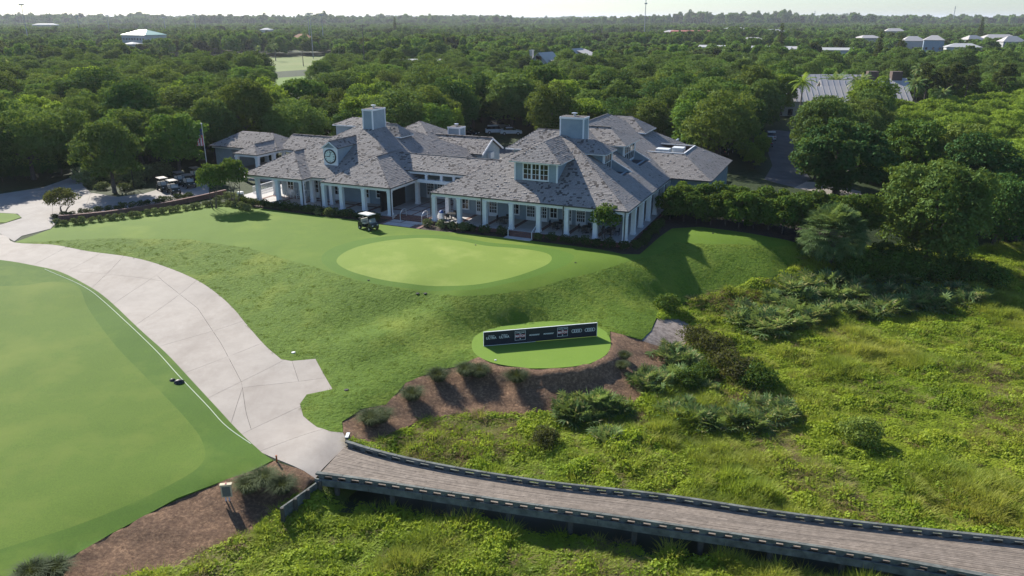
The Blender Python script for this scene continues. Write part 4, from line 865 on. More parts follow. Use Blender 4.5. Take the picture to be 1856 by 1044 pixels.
for k, (u, lb) in enumerate([(-48.0, 'leftmost white rocking chair on the left porch'), (-46.9, 'second white rocking chair from the left porch end'), (-45.9, 'third white rocking chair, left of the porch downspout'), (-44.7, 'white rocking chair just left of the pavilion corner column'), (-43.6, 'rightmost white rocking chair on the left porch')]): rocking_chair(u, 2.9, 0.15 * (k % 3 - 1), lb)
def patio_table(u, v, label, n=4):
    p = B(u, v); r = tag(empty('patio_table', (p[0], p[1], 4.99), TH), label, 'table', 'tables on the right porch'); MB().lathe([(0, .72), (.55, .72), (.55, .75), (0, .75)], 16).build('top', 'black_metal', r); MB().lathe([(.30, 0), (.30, .03), (.05, .06), (.05, .72)], 10).build('pedestal', 'black_metal', r)
def patio_chair(u, v, rz, label):
    p = B(u, v); r = tag(empty('patio_chair', (p[0], p[1], 4.99), TH + rz), label, 'chair', 'chairs on the right porch'); MB().box(-.23, .23, -.23, .23, .43, .47).build('seat', 'black_metal', r); MB().box(-.23, .23, .21, .25, .5, .9).build('backrest', 'black_metal', r)
    for x in (-.2, .2):
        for y in (-.2, .2): MB().bar((x, y, 0), (x, y, .43 if y < 0 else .9), .04).build('leg', 'black_metal', r)
BAYS = ['first', 'second', 'third', 'fourth', 'fifth', 'sixth', 'seventh']
for i, (u, v) in enumerate([(-21.9, 1.2), (-15.2, 2.0), (-8.6, 2.2), (-5.0, 2.0), (-2.2, 2.2)]):
    w_ = BAYS[[0, 2, 4, 5, 6][i]]; patio_table(u, v, f'dark round table in the {w_} bay of the right porch')
    for k, nm in enumerate(('right', 'back', 'left', 'front')): a = k * math.pi / 2; patio_chair(u + .75 * math.cos(a), v + .75 * math.sin(a), a - math.pi / 2, f'dark chair at the {nm} side of the table in {w_} right porch bay')
p = B(-23.1, .9); bn_ = tag(empty('towel_bin', (p[0], p[1], 4.99), TH), 'white bin with blue top beside the first right porch column', 'bin'); MB().box(-.3, .3, -.3, .3, 0, .75).build('body', 'white_plastic', bn_); plain('blue_top', (.05, .11, .32), .6); MB().lathe([(.30, .75), (.28, .9), (.12, 1.05), (0, 1.1)], 8).build('top', 'blue_top', bn_)
# ================================================================== vegetation
def leaf_mat(name, dark, light, warm=None, trans=.35, loc_scale=None):
    m = NT(name); t = m.t; oi = m.n('ShaderNodeObjectInfo'); at_ = m.n('ShaderNodeAttribute', attribute_name='tone')
    c = m.mix(at_.outputs['Fac'], dark, light)
    c = m.mix(m.math('MULTIPLY', m.math('FRACT', m.math('MULTIPLY', oi.outputs['Random'], 7.3)), .5), c, tuple(v * .6 for v in dark))
    c = m.mix(m.math('MULTIPLY', m.ramp(m.math('FRACT', m.math('MULTIPLY', oi.outputs['Random'], 13.7)), [(.45, (0, 0, 0)), (1, (1, 1, 1))]), .55), c, (light[0] * 1.25, light[1] * 1.22, light[2] * 1.0))
    if loc_scale:
        f = m.noise(loc_scale, 5, .62, vec=oi.outputs['Location']); c = m.mix(m.ramp(f, [(.40, (0, 0, 0)), (.62, (1, 1, 1))]), c, warm)
        f2 = m.noise(loc_scale * 2.3, 3, .6, vec=m.scalev(oi.outputs['Location'], (1, 1, 2))); c = m.mix(m.math('MULTIPLY', m.ramp(f2, [(.52, (0, 0, 0)), (.70, (1, 1, 1))]), .7), c, tuple(v * .5 for v in dark))
    elif warm: c = m.mix(m.math('MULTIPLY', m.math('GREATER_THAN', at_.outputs['Fac'], .86), .8), c, warm)
    d = m.n('ShaderNodeBsdfDiffuse'); tr = m.n('ShaderNodeBsdfTranslucent'); gl = m.n('ShaderNodeBsdfGlossy'); gl.inputs['Roughness'].default_value = .6; gl.inputs['Color'].default_value = (.8, .9, .8, 1)
    m.l(c, d.inputs[0]); m.l(m.mix(.35, c, (.30, .34, .03), 'MIX'), tr.inputs[0])
    ms = m.n('ShaderNodeMixShader'); ms.inputs[0].default_value = trans; m.l(d.outputs[0], ms.inputs[1]); m.l(tr.outputs[0], ms.inputs[2])
    ms2 = m.n('ShaderNodeMixShader'); ms2.inputs[0].default_value = .012; m.l(ms.outputs[0], ms2.inputs[1]); m.l(gl.outputs[0], ms2.inputs[2]); m.l(ms2.outputs[0], m.out.inputs[0]); return m
leaf_mat('leaf_oak', (.044, .092, .020), (.155, .250, .058), trans=.30); leaf_mat('leaf_green', (.050, .122, .020), (.170, .310, .050), trans=.32); leaf_mat('leaf_dark', (.020, .062, .016), (.070, .165, .038), trans=.22); leaf_mat('leaf_olive', (.070, .115, .022), (.205, .275, .055), trans=.32)
leaf_mat('leaf_bright', (.110, .205, .020), (.29, .41, .050), trans=.48); leaf_mat('leaf_hedge', (.034, .085, .012), (.125, .215, .030), trans=.32); leaf_mat('leaf_palm', (.070, .140, .040), (.230, .330, .125), (.34, .30, .13), trans=.38)
leaf_mat('leaf_shrub', (.020, .045, .010), (.055, .095, .022), trans=.2); leaf_mat('leaf_pale', (.075, .11, .035), (.22, .25, .11), trans=.2); leaf_mat('leaf_red', (.06, .065, .02), (.14, .15, .05), (.22, .13, .09)); leaf_mat('leaf_pine', (.022, .042, .016), (.050, .078, .026)); leaf_mat('leaf_brown', (.045, .045, .018), (.10, .10, .035), (.13, .075, .04))
leaf_mat('rough_blade', (.085, .155, .012), (.165, .250, .022), (.21, .245, .03), .3, .25); leaf_mat('leaf_live', (.036, .074, .016), (.110, .180, .040), trans=.26); leaf_mat('leaf_tuft', (.035, .050, .022), (.115, .140, .070), trans=.2)
leaf_mat('marsh_leaf', (.17, .29, .020), (.36, .48, .040), (.40, .48, .045), .52, .10); leaf_mat('marsh_blade', (.16, .26, .02), (.34, .43, .055), (.44, .44, .08), .5, .12); leaf_mat('dry_blade', (.22, .18, .075), (.40, .35, .18), (.24, .15, .085), .35, .2)
plain('bark', (.085, .070, .058), .95, var=.35, scale=6); plain('palm_trunk', (.14, .12, .10), .95, var=.25, scale=8)
def rhomb(Pc, N, size, aspect, rs, tone=None):
    'leaf-shaped quads at points Pc with normals N'
    n = len(Pc); a = rs.randn(n, 3); t = a - N * (a * N).sum(1, keepdims=True); t /= np.linalg.norm(t, axis=1, keepdims=True) + 1e-9; b = np.cross(N, t)
    L = (size * (.7 + .6 * rs.rand(n)))[:, None] if np.isscalar(size) else (size * (.7 + .6 * rs.rand(n)))[:, None]; W = L * aspect
    V = np.stack([Pc - t * L * .5, Pc + b * W * .5 + t * L * .05, Pc + t * L * .5, Pc - b * W * .5 + t * L * .05], 1).reshape(-1, 3); F = np.arange(4 * n).reshape(n, 4)
    return V, F, (rs.rand(n) if tone is None else tone)
def lobes(rx, ry, rz, zc, n, rs, lr=(.28, .42), low=-.35):
    c = []; k = 0
    while len(c) < n and k < 4000:
        k += 1; d = rs.randn(3); d /= np.linalg.norm(d)
        if d[2] < low: continue
        q = d * np.array([rx, ry, rz]) * (.50 + .26 * rs.rand()); r = rx * (lr[0] + (lr[1] - lr[0]) * rs.rand())
        if all(np.linalg.norm(q - a) > .55 * (r + b) * .8 for a, b in c): c.append((q, r))
    return [(q + [0, 0, zc], r) for q, r in c]
def crown(name, lb, n, size, mat, seed, aspect=.62, upb=.35, jit=.85, flat=.8, core=True):
    rs = np.random.RandomState(seed); w = np.array([r * r for _, r in lb]); w = w / w.sum(); Ps, Ns, T = [], [], []
    for (q, r), k in zip(lb, (w * n).astype(int)):
        d = rs.randn(k, 3); d /= np.linalg.norm(d, axis=1, keepdims=True); d[:, 2] = np.where(d[:, 2] < -.45, -d[:, 2], d[:, 2])
        rr_ = r * (.62 + .44 * rs.rand(k) ** .6); bumpy = 1 + .16 * np.sin(d[:, 0] * 7 + seed) * np.sin(d[:, 1] * 6 + q[0]) + .10 * np.sin(d[:, 2] * 11 + q[1])
        Ps.append(q + d * (rr_ * bumpy)[:, None] * [1, 1, flat]); N = d + [0, 0, upb] + rs.randn(k, 3) * jit; Ns.append(N / np.linalg.norm(N, axis=1, keepdims=True)); T.append(np.clip(.25 + .5 * rs.rand(k) + .28 * (rs.rand() - .4), 0, 1))
    V, F, t = rhomb(np.concatenate(Ps), np.concatenate(Ns), size, aspect, rs, np.concatenate(T)); return np_mesh(name, V, F, mat, t)
def trunk_mesh(name, lb, h0, r0, seed, mat='bark', multi=1):
    rs = random.Random(seed); mb = MB(); mb.smooth = True; big = sorted(lb, key=lambda a: -a[1])[:6]
    for m_ in range(multi):
        ox, oy = (0, 0) if multi == 1 else (.35 * math.cos(m_ * 2.2), .35 * math.sin(m_ * 2.2)); top = (ox * 2.2 + rs.uniform(-.3, .3), oy * 2.2 + rs.uniform(-.3, .3), h0)
        mb.tube([(ox, oy, -.3), (ox, oy, .15), (ox * 1.5, oy * 1.5, h0 * .5), top], [r0 * 1.5, r0 * 1.1, r0 * .85, r0 * .7], 8)
        for q, r in big[m_::multi]:
            mid = ((top[0] + q[0]) / 2 + rs.uniform(-.3, .3), (top[1] + q[1]) / 2, top[2] * .45 + q[2] * .55); mb.tube([top, mid, tuple(q)], [r0 * .55, r0 * .35, r0 * .12], 6, False)
    return mb.mesh(name, mat)
class Kind: pass
def make_tree(rx, rz, zc, nl, nleaf, size, mat, seed, h0, r0, **k):
    K = Kind(); rs = np.random.RandomState(seed); multi = k.pop('multi', 1); low = k.pop('low', -.35); lr = k.pop('lr', (.28, .42)); lb = lobes(rx, rx * (.9 + .2 * rs.rand()), rz, zc, nl, rs, lr, low)
    K.crown = crown('crown', lb, nleaf, size, mat, seed + 1, **k); K.trunk = trunk_mesh('trunk', lb, h0, r0, seed, multi=multi); K.r = rx; return K
def put_tree(K, x, y, label, cat='tree', name='broadleaf_tree', group=None, s=1.0, sz=None, rz=None, z=None, mat=None, crown_name='crown'):
    z = h1(x, y) if z is None else z; r = empty(name, (x, y, z), rnd.random() * 6.28 if rz is None else rz); r.scale = (s, s, sz or s); tag(r, label, cat, group)
    c = link(crown_name, K.crown, r)
    if mat: c.material_slots[0].link = 'OBJECT'; c.material_slots[0].material = MATS[mat]
    if K.trunk: link('trunk' if cat in ('tree', 'palm') else 'stem', K.trunk, r)
    return r
OAK = [make_tree(5.0 + .5 * (i % 3), 4.6 + .5 * (i % 2), 5.6, 36, 13000, .35, 'leaf_oak', 10 + i, 3.0, .30, lr=(.22, .36), low=-.9) for i in range(5)]
GRN = [make_tree(4.5, 4.6, 5.2, 32, 11500, .36, 'leaf_green', 30 + i, 2.6, .26, lr=(.22, .36), low=-.9) for i in range(3)]
FIC = make_tree(8.4, 6.2, 6.0, 64, 24000, .50, 'leaf_dark', 51, 2.6, .55, lr=(.15, .25), low=-1)
BIG = make_tree(7.8, 6.6, 6.4, 60, 28000, .38, 'leaf_live', 57, 2.2, .5, lr=(.16, .27), low=-1)
BRT = [make_tree(4.0, 2.5, 2.6, 20, 6500, .34, 'leaf_bright', 60 + i, 1.2, .16, low=-.6) for i in range(3)]
PIN = [make_tree(3.4, 4.6, 9.0, 18, 6000, .40, 'leaf_pine', 70 + i, 6.5, .20, aspect=.4, lr=(.22, .34), low=-.8) for i in range(2)]
SML = make_tree(1.9, 2.0, 2.9, 20, 3600, .24, 'leaf_hedge', 80, 1.6, .07, multi=3); CRP = make_tree(2.4, 1.4, 2.0, 18, 3600, .22, 'leaf_red', 83, .9, .06, multi=5, low=-.5)
HDG = [make_tree(1.9, 2.1, 2.2, 20, 4200, .26, 'leaf_hedge', 90 + i, 1.2, .08, low=-1) for i in range(3)]
SHR = [make_tree(.75, .55, .5, 12, 700, .15, 'leaf_shrub', 100 + i, .25, .03, low=-1, lr=(.35, .5)) for i in range(3)]; PAL = [make_tree(.75, .6, .5, 12, 700, .16, 'leaf_pale', 110 + i, .25, .03, low=-1, lr=(.35, .5)) for i in range(2)]
BRN = make_tree(1.8, 1.1, .9, 16, 2600, .17, 'leaf_brown', 120, .4, .05, low=-1); VSH = make_tree(1.5, .9, .8, 16, 2600, .17, 'leaf_hedge', 121, .4, .05, low=-1)
# conical conifer
K = Kind(); rs_ = np.random.RandomState(5); lbs = [(np.array([math.cos(i * 2.4) * (1 - i / 60) * 1.6, math.sin(i * 2.4) * (1 - i / 60) * 1.6, 1.5 + i * .25]), .9 * (1 - i / 60) + .25) for i in range(52)]; K.crown = crown('crown', lbs, 5000, .4, 'leaf_pine', 9, aspect=.4); K.trunk = trunk_mesh('trunk', lbs[:3], 12, .2, 3); K.r = 2.4; CON = K
def fan(rs, base, dirv, L, nb, mat_t, V, F, T, spread=1.9, wid=.085):
    'palmetto fan leaf: radiating blades at the end of a stalk'
    d = dirv / np.linalg.norm(dirv); tip = base + d * L * .55; side = np.cross(d, [0, 0, 1]); side /= np.linalg.norm(side) + 1e-9; up = np.cross(side, d)
    tn = rs.rand()
    for k in range(nb):
        a = (k / (nb - 1) - .5) * 2 * spread; v = d * math.cos(a) + side * math.sin(a); e = tip + v * L * .62 * (1 - .15 * abs(a) / spread) + np.array([0, 0, -.10 * L]) + up * .05 * L * rs.randn(); w_ = np.cross(v, up) * wid * L
        n = len(V); V += [tip, tip + v * L * .3 + w_ * .6, e, tip + v * L * .3 - w_ * .6]; F.append((n, n + 1, n + 2, n + 3)); T.append(min(1, max(0, tn + .2 * rs.randn())))
    n = len(V); V += [base + side * .012, tip, base - side * .012, base]; F.append((n, n + 1, n + 2, n + 3)); T.append(.4)
def palmetto(seed, nf=34, L=.95, h=.25, r=.35, droop=0.0, mat='leaf_palm'):
    rs = np.random.RandomState(seed); V, F, T = [], [], []
    for i in range(nf):
        a = rs.rand() * 6.283; el = rs.uniform(-.15, 1.35) - droop; d = np.array([math.cos(a) * math.cos(el), math.sin(a) * math.cos(el), math.sin(el)]); b = np.array([math.cos(a) * r * rs.rand(), math.sin(a) * r * rs.rand(), h * rs.rand()])
        fan(rs, b, d, L * (.75 + .5 * rs.rand()), 9, None, V, F, T)
    K = Kind(); K.crown = np_mesh('fronds', np.array(V), np.array(F), mat, np.array(T)); mb = MB(); mb.tube([(0, 0, -.2), (0, 0, max(h, .2))], [.16, .12], 7); K.trunk = mb.mesh('stem', 'palm_trunk'); return K
PMT = [palmetto(200 + i, 46, 1.0, .35, .5) for i in range(4)]
def ball_palm():
    rs = np.random.RandomState(300); V, F, T = [], [], []
    for i in range(950):
        d = rs.randn(3); d /= np.linalg.norm(d); d[2] = abs(d[2]) if d[2] < -.55 else d[2]; b = d * np.array([2.1, 2.1, 1.9]) * (.65 + .35 * rs.rand()) + [0, 0, 2.3]; dd = d + [0, 0, -.15] + rs.randn(3) * .3; fan(rs, b, dd + np.array([0, 0, -.2]), .82, 9, None, V, F, T, 2.0, .075)
    K = Kind(); K.crown = np_mesh('fronds', np.array(V), np.array(F), 'leaf_palm', np.array(T) * .84); mb = MB(); mb.tube([(0, 0, -.3), (0, 0, 2.8)], [.35, .28], 9); K.trunk = mb.mesh('trunk', 'palm_trunk'); return K
def feather_palm(seed, h, nf, L, mat):
    rs = np.random.RandomState(seed); V, F, T = [], [], []
    for i in range(nf):
        a = i * 2.4; el = 1.2 - 1.7 * (i / nf); d = np.array([math.cos(a) * math.cos(el), math.sin(a) * math.cos(el), math.sin(el)]); side = np.cross(d, [0, 0, 1]); side /= np.linalg.norm(side) + 1e-9; p = np.array([0, 0, h])
        for k in range(10):
            q = p + d * L / 10; d = d + [0, 0, -.13]; d /= np.linalg.norm(d)
            for s in (-1, 1):
                e = q + side * s * .55 * math.sin((k + 1.5) / 11.5 * 3.1) * L / 3 + np.array([0, 0, -.25]); n = len(V); V += [p, q, e, e - d * .12]; F.append((n, n + 1, n + 2, n + 3)); T.append(rs.rand())
            p = q
    K = Kind(); K.crown = np_mesh('fronds', np.array(V), np.array(F), mat, np.array(T)); mb = MB(); mb.smooth = True; mb.tube([(0, 0, -.3), (0, 0, .4), (.1, 0, h * .6), (0, 0, h)], [.32, .24, .17, .15], 9); K.trunk = mb.mesh('trunk', 'palm_trunk'); return K
def tuft(seed, n, h, r, wid, mat, spread=.5, droop=.25):
    rs = np.random.RandomState(seed); a = rs.rand(n) * 6.283; rr_ = r * np.sqrt(rs.rand(n)); b = np.c_[np.cos(a) * rr_, np.sin(a) * rr_, np.zeros(n)]; a2 = a + rs.randn(n) * .7; le = spread * (rr_ / r * .7 + .4 * rs.rand(n)); H = h * (.55 + .6 * rs.rand(n))
    out = np.c_[np.cos(a2), np.sin(a2), np.zeros(n)]; mid = b + out * (le * H * .4)[:, None] + np.c_[np.zeros((n, 2)), H * .62]; tip = b + out * (le * H * 1.1)[:, None] + np.c_[np.zeros((n, 2)), H * (1 - droop * le)]; sd = np.c_[-np.sin(a2), np.cos(a2), np.zeros(n)] * wid
    V = np.stack([b, mid + sd, tip, mid - sd], 1).reshape(-1, 3); return np_mesh('blades', V, np.arange(4 * n).reshape(n, 4), mat, rs.rand(n))
# ---- things one can point at ------------------------------------------------------------------
def px_tree(K, px, py, label, **k): g = G(px, py); return put_tree(K, g[0], g[1], label, **k)
px_tree(OAK[0], 208, 349, 'spreading tree with bare trunk standing in the hedge by the drive', s=1.0)
px_tree(GRN[0], 328, 322, 'rounded tree beside the spreading hedge tree, left of the flagpole', s=1.08)
px_tree(FIC, 1514, 354, 'huge dark glossy tree beside the service road', s=.90)
px_tree(BIG, 1680, 478, 'big dense oak rising above the palmettos right of the lawn', s=.98)
for a, b, k_, s0, lb in [(-30, 338, 1, 1.1, 'large tree cut by the left frame edge beside the drive'), (62, 326, 2, 1.1, 'large dark tree left of the spreading hedge tree'), (138, 312, 3, 1.0, 'tree behind and left of the spreading hedge tree'), (262, 312, 4, 1.0, 'tree filling the gap behind the two hedge trees'), (392, 292, 0, 1.05, 'tree behind the flagpole'), (20, 312, 3, 1.2, 'tall tree behind the drive at the left frame edge')]: px_tree(OAK[k_], a, b, lb, s=s0, mat='leaf_oak')
for k, (a, b) in enumerate([(-20, 330), (5, 329), (28, 327), (48, 325), (70, 322), (92, 320), (112, 317), (132, 314), (150, 312)]): px_tree(HDG[k % 3], a, b, 'dark hedge shrub under the trees along the drive', cat='shrub', name='hedge_shrub', group='dark hedge along the drive', s=.75, mat='leaf_dark')
K = ball_palm(); px_tree(K, 1503, 478, 'broad dome of fan palm fronds at the right lawn corner', cat='palm', name='fan_palm', s=1.4, mat='leaf_palm')
px_tree(SML, 1098, 441, 'small multi-stemmed tree in front of the right porch corner', s=1.0)
px_tree(SML, 390, 378, 'small glossy tree left of the pavilion porch', s=.95, sz=1.3); px_tree(SML, 428, 374, 'small dark tree touching the pavilion roof corner', s=1.0, sz=1.4)
px_tree(CRP, 115, 386, 'round reddish multi-stemmed bush at the drive corner', cat='bush', name='crape_myrtle', s=.92)
for k, (u, v, s_) in enumerate([(2.0 + i * 1.65, 13.0 + .35 * math.sin(i * 2) + (i > 8) * .2 * (i - 8), 1.02 + .12 * math.sin(i * 1.7)) for i in range(13)] + [(3 + i * 1.9, 15.6, 1.12) for i in range(12)]):
    p = B(u, v); put_tree(HDG[k % 3], p[0], p[1], 'tall leafy shrub in the front row of the hedge right of the clubhouse' if k < 13 else 'tall leafy shrub in the back row of the hedge right of the clubhouse', 'shrub', 'hedge_shrub', 'shrubs of the front hedge row' if k < 13 else 'shrubs of the back hedge row', s=s_, z=4.4)
g_ = [G(a, b) for a, b in [(152, 330), (172, 327), (192, 326), (222, 330), (245, 328), (262, 326), (280, 322), (295, 320), (165, 338), (185, 343), (228, 344), (250, 338)]]
for k, p in enumerate(g_): put_tree(PAL[k % 2], p[0], p[1], 'pale variegated shrub in the hedge behind the drive' if k < 8 else 'low rounded shrub at the kerb in front of the pale hedge', 'shrub', 'variegated_shrub', 'pale hedge shrubs' if k < 8 else 'kerb shrubs', s=2.5 if k < 8 else 1.5, sz=2.2 if k < 8 else 1.2, z=4.4)
def row(pts, step, K, label, name, group, s, jit=.2):
    ln = smooth_open([G(a, b)[:2] for a, b in pts], 5); L_ = np.linalg.norm(np.diff(ln, axis=0), axis=1).sum(); 
    for q in resample(ln, int(L_ / step)): put_tree(K[rnd.randrange(len(K))], q[0] + rnd.uniform(-jit, jit), q[1] + rnd.uniform(-jit, jit), label, 'shrub', name, group, s=s * rnd.uniform(.85, 1.15))
row([(105, 409), (150, 405), (220, 397), (300, 387), (350, 379), (400, 373), (452, 381)], .85, PAL, 'low pale border plant along the lawn edge below the brick wall', 'border_plant', 'lawn edge border plants', .75)
row([(100, 398), (150, 390), (215, 381), (290, 369), (345, 358)], .95, SHR, 'low dark border plant between brick wall and drive', 'border_plant', 'drive edge border plants', .8)
row([(395, 366), (420, 362), (445, 370)], 1.0, PAL, 'pale border plant under the small trees by the pavilion', 'border_plant', 'pavilion border plants', 1.0)
def brow(uv, step, K, label, group, s):
    ln = np.array([B(*p) for p in uv]); L_ = np.linalg.norm(np.diff(ln, axis=0), axis=1).sum()
    for q in resample(ln, int(L_ / step)): put_tree(K[rnd.randrange(len(K))], q[0] + rnd.uniform(-.2, .2), q[1] + rnd.uniform(-.2, .2), label, 'shrub', 'porch_shrub', group, s=s * rnd.uniform(.85, 1.15), z=4.5)
brow([(-52, -1.5), (-44, -1.7), (-31, -1.7)], 1.15, SHR, 'low dark shrub in the bed before the left porch', 'left porch shrubs', 1.05)
brow([(-23.4, -1.7), (-18.6, -1.7)], 1.0, PAL, 'pale leafy shrub in the bed beside the entrance steps', 'entrance shrubs', 1.1)
brow([(-18, -1.5), (-14, -1.4)], 1.1, SHR, 'low dark shrub left of the front porch steps', 'shrubs left of the porch steps', .95); brow([(-9.4, -1.4), (.2, -1.5)], 1.1, SHR, 'low dark shrub right of the front porch steps', 'shrubs right of the porch steps', .95); brow([(1.6, -.5), (1.7, 10)], 1.2, SHR, 'low dark shrub beside the right-hand side porch', 'side porch shrubs', 1.0)
brow([(-39, -2.0), (-36, -2.0)], .9, PAL, 'pale shrub in the middle of the left porch bed', 'pale left porch shrubs', .95)
# brick retaining wall between the two borders
bwl = tag(empty('brick_wall', (*G(215, 388)[:2], 4.4)), 'low curved brick wall between the border rows by the drive', 'wall'); ln = resample(smooth_open([G(a, b)[:2] for a, b in [(108, 401), (160, 396), (215, 389), (300, 375), (365, 362), (410, 352)]], 5), 30); bo = bwl.location
for a, b in zip(ln, ln[1:]):
    MB().bar((a[0] - bo.x, a[1] - bo.y, .2), (b[0] - bo.x, b[1] - bo.y, .2), .3, 1.1).build('brick_panel', 'brick', bwl); MB().bar((a[0] - bo.x, a[1] - bo.y, .79), (b[0] - bo.x, b[1] - bo.y, .79), .38, .08).build('coping', 'brick', bwl)
# palmettos
def pms(pts, label, group, s=1.0):
    for a, b in pts:
        lb, gp = label, group
        if len(pts) > 20: w1 = 'left end' if a < 1440 else 'middle' if a < 1600 else 'right end'; w2 = 'front' if b > 565 else 'centre' if b > 538 else 'back'; lb, gp = f'saw palmetto at the {w1}, {w2} of the bank below the big oak', f'{group} {w1} {w2}'
        g = G(a + rnd.uniform(-5, 5), b + rnd.uniform(-3, 3)); put_tree(PMT[rnd.randrange(4)], g[0], g[1], lb, 'palmetto', 'saw_palmetto', gp, s=s * rnd.uniform(.85, 1.25), crown_name='fronds')
pms([(1170, 690), (1162, 705), (1182, 715), (1195, 700), (1205, 652), (1212, 640), (1235, 655), (1250, 668), (1270, 700), (1282, 712), (1225, 690)], 'saw palmetto beside the pine straw right of the tee', 'palmettos beside the tee bank')
pms([(1018, 750), (1040, 758), (1062, 764), (1085, 760), (1110, 752), (1125, 745), (1050, 742), (1095, 742), (1030, 738), (1075, 738)], 'saw palmetto in the big clump below the tee bank', 'palmetto clump below the tee', 1.05)
pms([(1095, 800), (1105, 806)], 'single saw palmetto in front of the clump below the tee', 'palmetto pair near the bridge', .9); pms([(985, 792)], 'small greyish palmetto near the bridge rail', None, .7)
pms([(1205, 752), (1225, 765), (1250, 770), (1275, 778), (1300, 782), (1322, 776), (1345, 772), (1365, 780), (1390, 770), (1412, 762), (1245, 748), (1330, 755), (1380, 748), (1425, 750)], 'saw palmetto in the long clump across the marsh middle', 'palmetto clump in mid marsh', 1.05)
pms([(1340, 588), (1362, 598), (1385, 605), (1408, 602), (1432, 598), (1455, 592), (1350, 575), (1380, 585), (1410, 580), (1440, 575), (1470, 578), (1495, 572), (1520, 566), (1545, 572), (1570, 575), (1600, 568), (1630, 562), (1660, 560), (1690, 560), (1720, 556), (1750, 552), (1775, 548), (1405, 552), (1435, 548), (1465, 552), (1495, 545), (1525, 540), (1555, 548), (1585, 545), (1615, 540), (1645, 542), (1675, 538), (1705, 540), (1740, 535), (1425, 530), (1455, 525), (1490, 522), (1525, 518), (1560, 522), (1600, 520), (1640, 515)], 'saw palmetto in the long bank below the big oak', 'palmetto bank below the oak', 1.3)
for a, b, K_, lb, s_ in [(1290, 650, BRN, 'brownish bush among palmettos right of the sand patch', 1.1), (1325, 685, BRN, 'brown-green bush behind the mid marsh palmettos', 1.2), (1372, 705, VSH, 'dark green bush at the right end of the brownish bushes', 1.2), (1255, 625, BRN, 'brown twiggy bush at the edge of the sand patch', .9), (1245, 705, VSH, 'green bush between the two palmetto clumps', 1.0), (1275, 690, VSH, 'upright green bush beside the brown bushes', .9), (1560, 805, VSH, 'olive round bush standing alone in the right marsh', 1.1), (985, 812, BRN, 'grey-brown bush near the bridge rail', .7), (1210, 565, VSH, 'leafy bush at the foot of the right lawn slope', 1.0)]: px_tree(K_, a, b, lb, cat='bush', name='bush', s=s_, mat='leaf_olive' if 'olive' in lb else None)
for k, (a, b) in enumerate([(1560, 495), (1590, 505), (1620, 500), (1650, 505), (1690, 510), (1730, 505), (1600, 480), (1760, 515), (1790, 520), (1540, 500), (1640, 490)]): px_tree(VSH, a, b, 'leafy shrub in the undergrowth beneath the big oak', cat='shrub', name='undergrowth_shrub', group='undergrowth under the oak', s=1.5)
TF = Kind(); TF.crown = tuft(400, 1100, 1.0, .42, .010, 'leaf_tuft', .85, .55); TF.trunk = None
for a, b, lb in [(452, 890, 'left of three ornamental grass clumps beside the bridge mouth'), (479, 878, 'middle of three ornamental grass clumps beside the bridge mouth'), (512, 892, 'right of three ornamental grass clumps beside the bridge mouth'), (690, 764, 'ornamental grass clump lowest on the tee bank, near the path'), (748, 724, 'second ornamental grass clump up the tee bank'), (795, 690, 'third ornamental grass clump up the tee bank'), (845, 680, 'left ornamental grass clump of the pair under the tee'), (868, 682, 'right ornamental grass clump of the pair under the tee'), (936, 692, 'ornamental grass clump directly below the sponsor board'), (1132, 650, 'small ornamental grass clump right of the tee'), (1128, 668, 'lower small ornamental grass clump right of the tee'), (672, 768, 'broad ornamental grass clump beside the bridge corner'), (60, 1052, 'bright grass clump at the bottom left corner'), (100, 1046, 'pale grass clump at the lower end of the pine straw')]:
    g = G(a, b); r = put_tree(TF, g[0], g[1], lb, 'grass', 'ornamental_grass', 'ornamental grass clumps', s=.72 if 1100 < a else 1.12, crown_name='blades')
